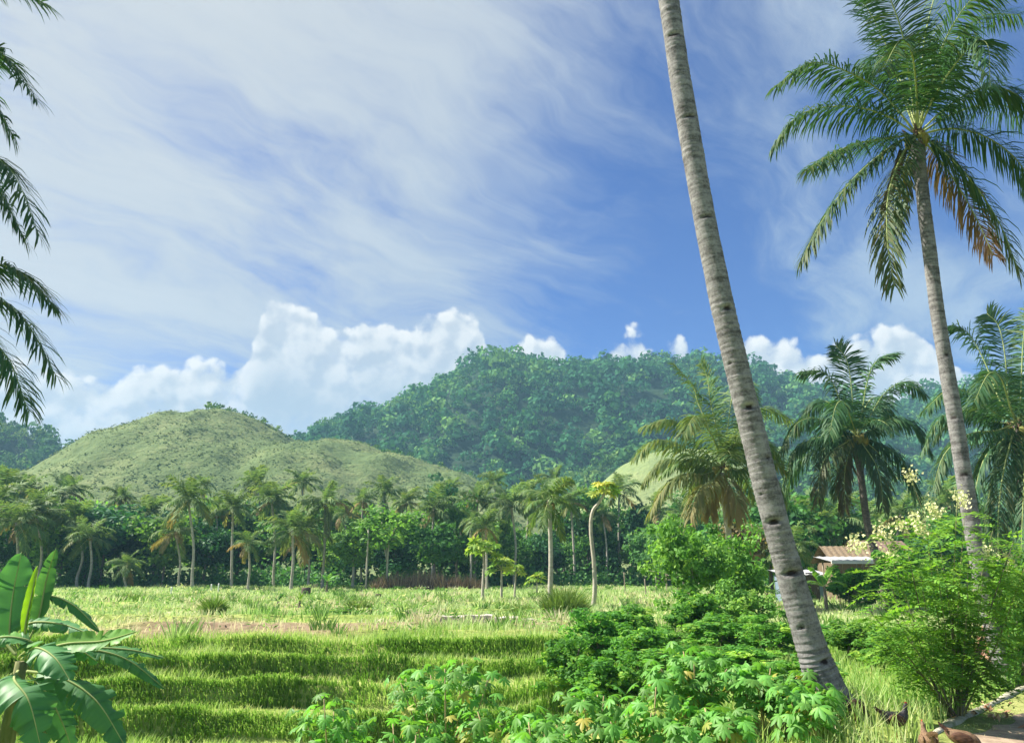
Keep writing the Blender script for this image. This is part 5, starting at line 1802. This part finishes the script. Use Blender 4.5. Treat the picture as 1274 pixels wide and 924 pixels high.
for k, (px, by2, Yd, h) in enumerate([(804, 745, 62, 1.4), (830, 740, 66, 2.2), (843, 738, 70, 2.0), (778, 738, 72, 1.9), (817, 738, 74, 1.5)]):
    post(px, by2, Yd, h, .05, 'thin weathered fence post in the grass before the dark wood', group='fence posts before the dark wood', lean=(.05 * (k % 3 - 1), 0))
for k, (px, by2, Yd) in enumerate([(262, 741, 70), (271, 740, 72), (212, 745, 66)]):
    post(px, by2, Yd, .95 if k < 2 else .8, .06, 'short white-painted stake at the far side of the field', 'whitepaint', 'white stakes in the field')
post(535, 733, 88, 2.6, .09, 'bare grey snag standing in front of the brown brush', 'palebark', name='dead_snag', category='snag', lean=(.2, 0))
post(455, 733, 86, 6.5, .10, 'slender bare pale trunk in front of the light green trees', 'palebark', name='bare_trunk', category='trunk')
post(232, 935, 14.0, 1.3, .018, 'thin crooked stick poking out of the terrace grass', 'darkwood', name='thin_stick', category='stick', lean=(.06, 0))
post(320, 925, 16, .75, .012, 'short pale twig stuck in the lowest terrace', 'wood', name='thin_twig', category='twig', lean=(-.05, 0))

x, y = at(585, 772, 32.5)[:2]
z = float(ground_z(x, y))
slab = thing('concrete_slab', (x, y, z), 'low pale broken concrete slab lying across the field', 'slab')
for k, (dx_, w, h) in enumerate([(-1.75, .9, .16), (-.75, 1.05, .24), (.35, 1.1, .28), (1.45, 1.0, .20), (2.3, .6, .14)]):
    mb = MB()
    r_ = np.random.default_rng(480 + k)
    g_ = np.array([[i, j] for i in range(6) for j in range(3)], float).reshape(6, 3, 2)
    P = np.stack([(g_[..., 0] / 5 - .5) * w, (g_[..., 1] / 2 - .5) * .7, np.full((6, 3), h) + r_.normal(0, .018, (6, 3))], -1)
    lo = P[:, 0].copy(); lo[:, 2] = -.1
    hi_ = P[:, 2].copy(); hi_[:, 2] = -.1
    mb.sheet(np.concatenate([lo[:, None], P, hi_[:, None]], 1) + (dx_, r_.normal(0, .05), 0))
    for row_ in (0, 5):
        q = np.array([lo[row_], P[row_, 0], P[row_, 1], P[row_, 2], hi_[row_]]) + (dx_, 0, 0)
        mb.add(q, None, [[0, 1, 2], [0, 2, 4], [2, 3, 4]])
    mb.build('slab_piece', M['concrete'], slab, flat=True)

for k, (px, by2, Yd, w, h, lab) in enumerate([(380, 745, 64, .75, .75, 'square dark tree stump in the field behind the young banana shoots'), (452, 747, 62, .35, .3, 'small dark stump among far field grass'), (470, 746, 62, .5, .3, 'wider low stump beside the small dark stump')]):
    x, y = at(px, by2, Yd)[:2]
    z = float(ground_z(x, y))
    t = thing('tree_stump', (x, y, z), lab, 'stump')
    mb = MB()
    mb.tube(np.array([[0, 0, -.15], [0, 0, h * .3], [.02, 0, h * .8], [.02, 0, h]]), [w * .62, w * .52, w * .48, w * .46], 11)
    mb.build('bole', M['darkwood'], t)
    for j in range(4):
        mb = MB()
        a = j * 1.57 + .4
        mb.tube(np.array([[math.cos(a) * w * .4, math.sin(a) * w * .4, h * .3], [math.cos(a) * w * .9, math.sin(a) * w * .9, -.08]]), [w * .16, w * .06], 6)
        mb.build('root', M['darkwood'], t)

# ------------------------------------------------------------------ huts behind the palms on the right


def sheet_roof(mb, x0, x1, y0, z0, y1, z1, ribs, amp=.02):
    """corrugated sheet from (y0,z0) to (y1,z1)"""
    nx = ribs * 4 + 1
    xx = np.linspace(x0, x1, nx)
    cz = amp * np.cos(np.arange(nx) * math.pi / 2)
    G = np.stack([np.stack([xx, np.full(nx, y0), z0 + cz], -1), np.stack([xx, np.full(nx, y1), z1 + cz], -1)], 0)
    mb.sheet(G)
    mb.sheet((G - (0, 0, .012))[::-1])


def shed(px, base_y, Yd, w, d, h, pitch, label, name, wall, roofm, fascia=None, openfront=False, kind='hut', gable=False):
    x, y = at(px, base_y, Yd)[:2]
    z = float(ground_z(x, y))
    t = thing(name, (x, y, z), label, kind)
    if not openfront:
        for (cx_, cy_, sx_, sy_) in ((0, -d / 2, w, .08), (0, d / 2, w, .08)):
            mb = MB(); mb.box((cx_, cy_, h / 2 - .1), (sx_, sy_, h + .2)); mb.build('wall', M[wall], t, True)
        for sx_ in (-1, 1):
            mb = MB(); mb.box((sx_ * (w / 2 - .042), 0, h / 2 - .1), (.08, d - .17, h + .19)); mb.build('wall', M[wall], t, True)
        dr = MB(); dr.box((w * .2, -d / 2 - .05, .95), (.8, .05, 1.9)); dr = dr.build('door', M['darkwood'], t, True)
        mb = MB(); mb.box((w * .2 + .3, -d / 2 - .09, .95), (.03, .05, .12)); mb.build('handle', M['metal'], dr, True)
        wd = MB(); wd.box((-w * .22, -d / 2 - .05, 1.35), (.7, .04, .6)); wd = wd.build('window', M['glassdark'], t, True)
        for zz in (1.03, 1.67):
            mb = MB(); mb.box((-w * .22, -d / 2 - .07, zz), (.82, .06, .05)); mb.build('frame', M['wood'], wd, True)
    else:
        for sx_ in (-1, 0, 1):
            for sy_ in (-1, 1):
                mb = MB(); mb.tube(np.array([[sx_ * (w / 2 - .1), sy_ * (d / 2 - .1), -.2], [sx_ * (w / 2 - .1), sy_ * (d / 2 - .1), h - .03 + (sy_ + 1) / 2 * pitch * .95]]), .045, 7)
                mb.build('post', M['wood'], t)
    mb = MB()
    ov = .35
    if gable:
        sheet_roof(mb, -w / 2 - ov, w / 2 + ov, -d / 2 - ov, h - .02, 0, h + pitch, int(w * 3))
        sheet_roof(mb, -w / 2 - ov, w / 2 + ov, d / 2 + ov, h - .02, 0, h + pitch, int(w * 3))
    else:
        sheet_roof(mb, -w / 2 - ov, w / 2 + ov, -d / 2 - ov, h + .03, d / 2 + ov, h + pitch + .03, int(w * 3))
    rf = mb.build('roof', M[roofm], t, True)
    if fascia:
        mb = MB(); mb.box((0, -d / 2 - ov - .03, h + .02), (w + 2 * ov + .02, .05, .18)); mb.build('fascia', M[fascia], rf, True)
    return t


shed(1062, 750, 47, 2.6, 2.2, 2.45, .35, 'open shelter with a bright white roof edge on thin posts', 'open_shelter', 'wood', 'greyroof', 'whitepaint', True, 'shelter')
shed(1058, 745, 56, 3.0, 3.0, 2.5, 1.15, 'thatched brown hut right behind the open shelter', 'thatched_hut', 'bamboo', 'thatch', None, False, 'hut', True)
shed(1096, 745, 62, 3.6, 3.4, 3.3, 1.0, 'larger house with a rusty red sheet roof behind the blossoms', 'house', 'bamboo', 'rustroof', None, False, 'house', True)
shed(996, 750, 52, 2.4, 2.2, 1.75, .3, 'small hut with a dull blue wall and grey sheet roof by the leaning trunk', 'blue_hut', 'bluewall', 'greyroof', None, False, 'hut')

# parked motorcycle under the shelter
x, y = at(1076, 748, 45.5)[:2]
z = float(ground_z(x, y))
mc = thing('motorcycle', (x, y, z), 'blue and white motorcycle parked under the open shelter', 'motorcycle', rz=.5)
for wx in (-.62, .62):
    th = np.linspace(0, 2 * math.pi, 25)[:-1]
    ring_ = np.stack([wx + np.cos(th) * .25, np.zeros(24), .29 + np.sin(th) * .25], -1)
    mb = MB()
    tr_ = np.linspace(0, 2 * math.pi, 9)[:-1]
    G = np.stack([np.stack([wx + np.cos(th) * (.25 + .04 * math.cos(a)), np.full(24, .045 * math.sin(a)), .29 + np.sin(th) * (.25 + .04 * math.cos(a))], -1) for a in tr_], 1)
    G = np.concatenate([G, G[:1]], 0)
    mb.sheet(G, closed=True)
    wh = mb.build('wheel', M['rubber'], mc)
    mb = MB()
    for k in range(6):
        a = k * math.pi / 6
        mb.tube(np.array([[wx + math.cos(a) * .22, 0, .29 + math.sin(a) * .22], [wx - math.cos(a) * .22, 0, .29 - math.sin(a) * .22]]), .010, 4)
    mb.build('rim', M['metal'], wh)
mb = MB(); mb.tube(spline([(-.62, 0, .29), (-.2, 0, .42), (.15, 0, .45), (.45, 0, .85)], 10), .06, 8); mb.tube(np.array([[.62, .06, .29], [.45, .06, .9]]), .025, 6); mb.tube(np.array([[.62, -.06, .29], [.45, -.06, .9]]), .025, 6); mb.build('chassis', M['metal'], mc)
mb = MB(); mb.ball((0, 0, .40), (.24, .13, .16), 10, 8); mb.build('engine', M['metal'], mc)
mb = MB(); mb.ball((.18, 0, .76), (.27, .15, .13), 12, 8); mb.build('fuel_tank', M['bluepaint'], mc)
mb = MB(); mb.ball((-.30, 0, .78), (.40, .13, .07), 12, 8); mb.build('seat', M['rubber'], mc)
mb = MB(); mb.ball((.52, 0, .86), (.13, .17, .17), 10, 8); mb.build('fairing', M['whitepaint'], mc)
mb = MB(); mb.ball((-.58, 0, .66), (.22, .10, .06), 10, 8); mb.build('rear_guard', M['bluepaint'], mc)
mb = MB(); mb.tube(spline([(.36, -.36, 1.0), (.44, 0, .97), (.36, .36, 1.0)], 9), .018, 6); mb.build('handlebar', M['rubber'], mc)

# ------------------------------------------------------------------ path edge, litter heap, stones
pe = np.array([at(px, py, Yq) for px, py, Yq in PE])
pe[:, 2] = ground_z(pe[:, 0], pe[:, 1])
C = spline(pe, 40)
T = unit(np.gradient(C, axis=0))
S = unit(np.cross(T, (0, 0, 1)))
w_ = .06 + .03 * fbm(np.arange(40) * 1.0, np.zeros(40), 4, 2)
G = np.stack([C - S * w_[:, None] - (0, 0, .12), C - S * w_[:, None] + (0, 0, .025), C + (0, 0, .04), C + S * w_[:, None] + (0, 0, .025), C + S * w_[:, None] - (0, 0, .12)], 1)
mb = MB()
mb.sheet(G)
mb.build('path_edge', M['mossy'], kind='structure')
# worn earth path
pp = np.array([at(px, py, Yq) for px, py, Yq in ((1225, 960, 8.2), (1262, 918, 10.0), (1300, 890, 11.5), (1370, 868, 13.5))])
C = spline(pp, 30)
T = unit(np.gradient(C, axis=0))
S = unit(np.cross(T, (0, 0, 1)))
cols = np.linspace(-1, 1, 9)
wv = .40 + .22 * fbm(np.arange(30) * 1.0, np.zeros(30), 3, 3)
G = C[:, None] + S[:, None] * (cols[None, :, None] * wv[:, None, None])
G[..., 2] = ground_z(G[..., 0], G[..., 1]) + .006 + .012 * (1 - cols[None] ** 2)
mb = MB()
mb.sheet(G)
mb.build('path', M['soil'], kind='structure')

x, y = at(1285, 840, 17.0)[:2]
z = float(ground_z(x, y))
t = thing('leaf_heap', (x, y, z), 'brown heap of dead leaves at the palm foot by the path', 'leaf heap')
r_ = np.random.default_rng(490)
mb = MB()
mb.ball((0, 0, 0), (1.0, .8, 1.25), 14, 9)
mb.build('core', M['soil'], t)
n = 2600
d = unit(r_.normal(size=(n, 3)))
d[:, 2] = np.abs(d[:, 2])
mb = MB()
mb.leaves(d * (1.05, .85, 1.32) * r_.uniform(.93, 1.08, (n, 1)), d + r_.normal(0, .5, (n, 3)), .05, .12, r_.random(n))
mb.build('fallen_leaves', M['litter'], t, kind='stuff')

# scattered dry leaves by the shrub
n = 120
mb = MB()
x, y = r_.normal(6.75, .5, n), r_.normal(12.2, .7, n)
mb.leaves(np.stack([x, y, ground_z(x, y) + .05], -1), r_.normal(0, .5, (n, 3)) + (0, 0, 1), .05, .12, r_.random(n))
mb.build('leaf_litter', M['litter'], kind='stuff', label='brown leaf litter round the foot of the flowering shrub', category='leaf litter')

# ------------------------------------------------------------------ hens


def hen(px, base_y, Yd, rz, feather, back, label, seed, peck=False, s=0.86):
    x, y = at(px, base_y, Yd)[:2]
    z = float(ground_z(x, y)) + .015
    t = thing('hen', (x, y, z), label, 'hen', rz=rz)
    r_ = np.random.default_rng(seed)
    # body loft along x: tail to head; (x, z, half width, half height)
    if peck:
        sec = [(-.23, .34, .006, .010), (-.20, .32, .022, .04), (-.14, .275, .065, .075), (-.06, .24, .092, .098), (.03, .225, .092, .10), (.10, .205, .070, .082), (.145, .17, .042, .05), (.175, .125, .028, .032), (.195, .085, .024, .026), (.212, .06, .022, .022), (.228, .045, .010, .010)]
    else:
        sec = [(-.23, .36, .006, .010), (-.20, .335, .022, .045), (-.14, .285, .065, .078), (-.06, .25, .092, .098), (.03, .245, .092, .102), (.10, .27, .070, .085), (.135, .325, .042, .05), (.150, .375, .028, .034), (.160, .412, .024, .028), (.178, .43, .022, .023), (.198, .428, .009, .010)]
    sec = np.array(sec) * s
    P = spline(np.stack([sec[:, 0], np.zeros(len(sec)), sec[:, 1]], -1), 34)
    hw = np.interp(np.linspace(0, len(sec) - 1, 34), np.arange(len(sec)), sec[:, 2])
    hh = np.interp(np.linspace(0, len(sec) - 1, 34), np.arange(len(sec)), sec[:, 3])
    T = unit(np.gradient(P, axis=0))
    Nn = unit(np.cross(T, (0, 1, 0)))
    Nn = np.where(Nn[:, 2:3] < 0, -Nn, Nn)
    th = np.linspace(0, 2 * math.pi, 18)[:-1]
    G = P[:, None] + np.array([0, 1.0, 0]) * (hw[:, None] * np.cos(th))[..., None] + Nn[:, None] * (hh[:, None] * np.sin(th))[..., None]
    mb = MB()
    mb.sheet(G, closed=True)
    body = mb.build('body', M[feather], t)
    for sg in (-1, 1):
        mb = MB()
        mb.ball((-.03 * s, sg * .086 * s, .25 * s), np.array((.13, .022, .07)) * s, 12, 8, R=Matrix.Rotation(.25, 3, 'Y'))
        mb.build('wing', M[back], t)
        mb = MB()
        lx = -.01 * s + sg * .02 * s
        mb.tube(np.array([[lx, sg * .04 * s, .19 * s], [lx - .02 * s, sg * .045 * s, .10 * s], [lx, sg * .045 * s, .012]]), [.024 * s, .010 * s, .007 * s], 7)
        for a in (-.5, 0, .5, 3.1):
            mb.tube(np.array([[lx, sg * .045 * s, .010], [lx + math.cos(a) * .045 * s, sg * .045 * s + math.sin(a) * .045 * s, .002]]), [.006 * s, .003 * s], 5)
        mb.build('leg', M['beak'], t)
        mb = MB()
        mb.ball((P[-4][0], sg * .020 * s, P[-4][2] + .004), (.005, .004, .005), 6, 5)
        mb.build('eye', M['rubber'], body)
    for k in range(7):
        mb = MB()
        a = (k - 3) * .16
        b = np.array([-.19, a * .10, .325]) * s
        e = np.array([-.19 - .085 - .02 * math.cos(a), a * .12, .325 + .10 - .05 * abs(a)]) * s
        q = np.array([.012, .008, .012]) * s
        mb.add([b - q, b + q, (b + e) / 2 + q * 1.3 + (-.015, 0, 0), e, (b + e) / 2 - q * 1.3], [[0, 1, 2, 4]], [[4, 2, 3]])
        mb.build('tail_feather', M[back], t)
    hd = P[-3]
    dirv = unit(P[-1] - P[-4])
    mb = MB()
    mb.tube(np.array([P[-2], P[-2] + dirv * .032 * s]), [.009 * s, .001], 6)
    mb.build('beak', M['beak'], t)
    mb = MB()
    upv = Nn[-4]
    for k in range(4):
        mb.ball(P[-4] + upv * .026 * s + dirv * (k - 1.5) * .010 * s, (.008 * s, .004 * s, .012 * s), 6, 5)
    mb.build('comb', M['comb'], t)
    return t


hen(1118, 921, 10.0, .1, 'blackfeather', 'darkbrownfeather', 'black hen with a dark brown back standing upright in the grass', 701)
hen(1067, 906, 10.6, .25, 'blackfeather', 'darkbrownfeather', 'dark hen half sunk in long grass with its head down', 702, True)
hen(1158, 950, 9.3, 1.35, 'brownfeather', 'brownfeather', 'light brown hen seen from behind by the mossy path edge', 703)
hen(1204, 944, 9.4, -.45, 'brownfeather', 'darkbrownfeather', 'brown hen pecking with its tail raised on the short grass of the path', 704, True)

# ------------------------------------------------------------------ air
mb = MB()
mb.box((0, 0, 103), (5300, 5300, 214))
mz, g = new_mat('haze')
pv = g.n('ShaderNodeVolumePrincipled')
pv.inputs['Color'].default_value = (0.38, 0.72, 1.0, 1)
pv.inputs['Density'].default_value = 0.00034
pv.inputs['Anisotropy'].default_value = 0.0
om = g.n('ShaderNodeOutputMaterial')
g.put(om.inputs['Volume'], pv.outputs[0])
o = mb.build('haze', mz, flat=True, kind='stuff')
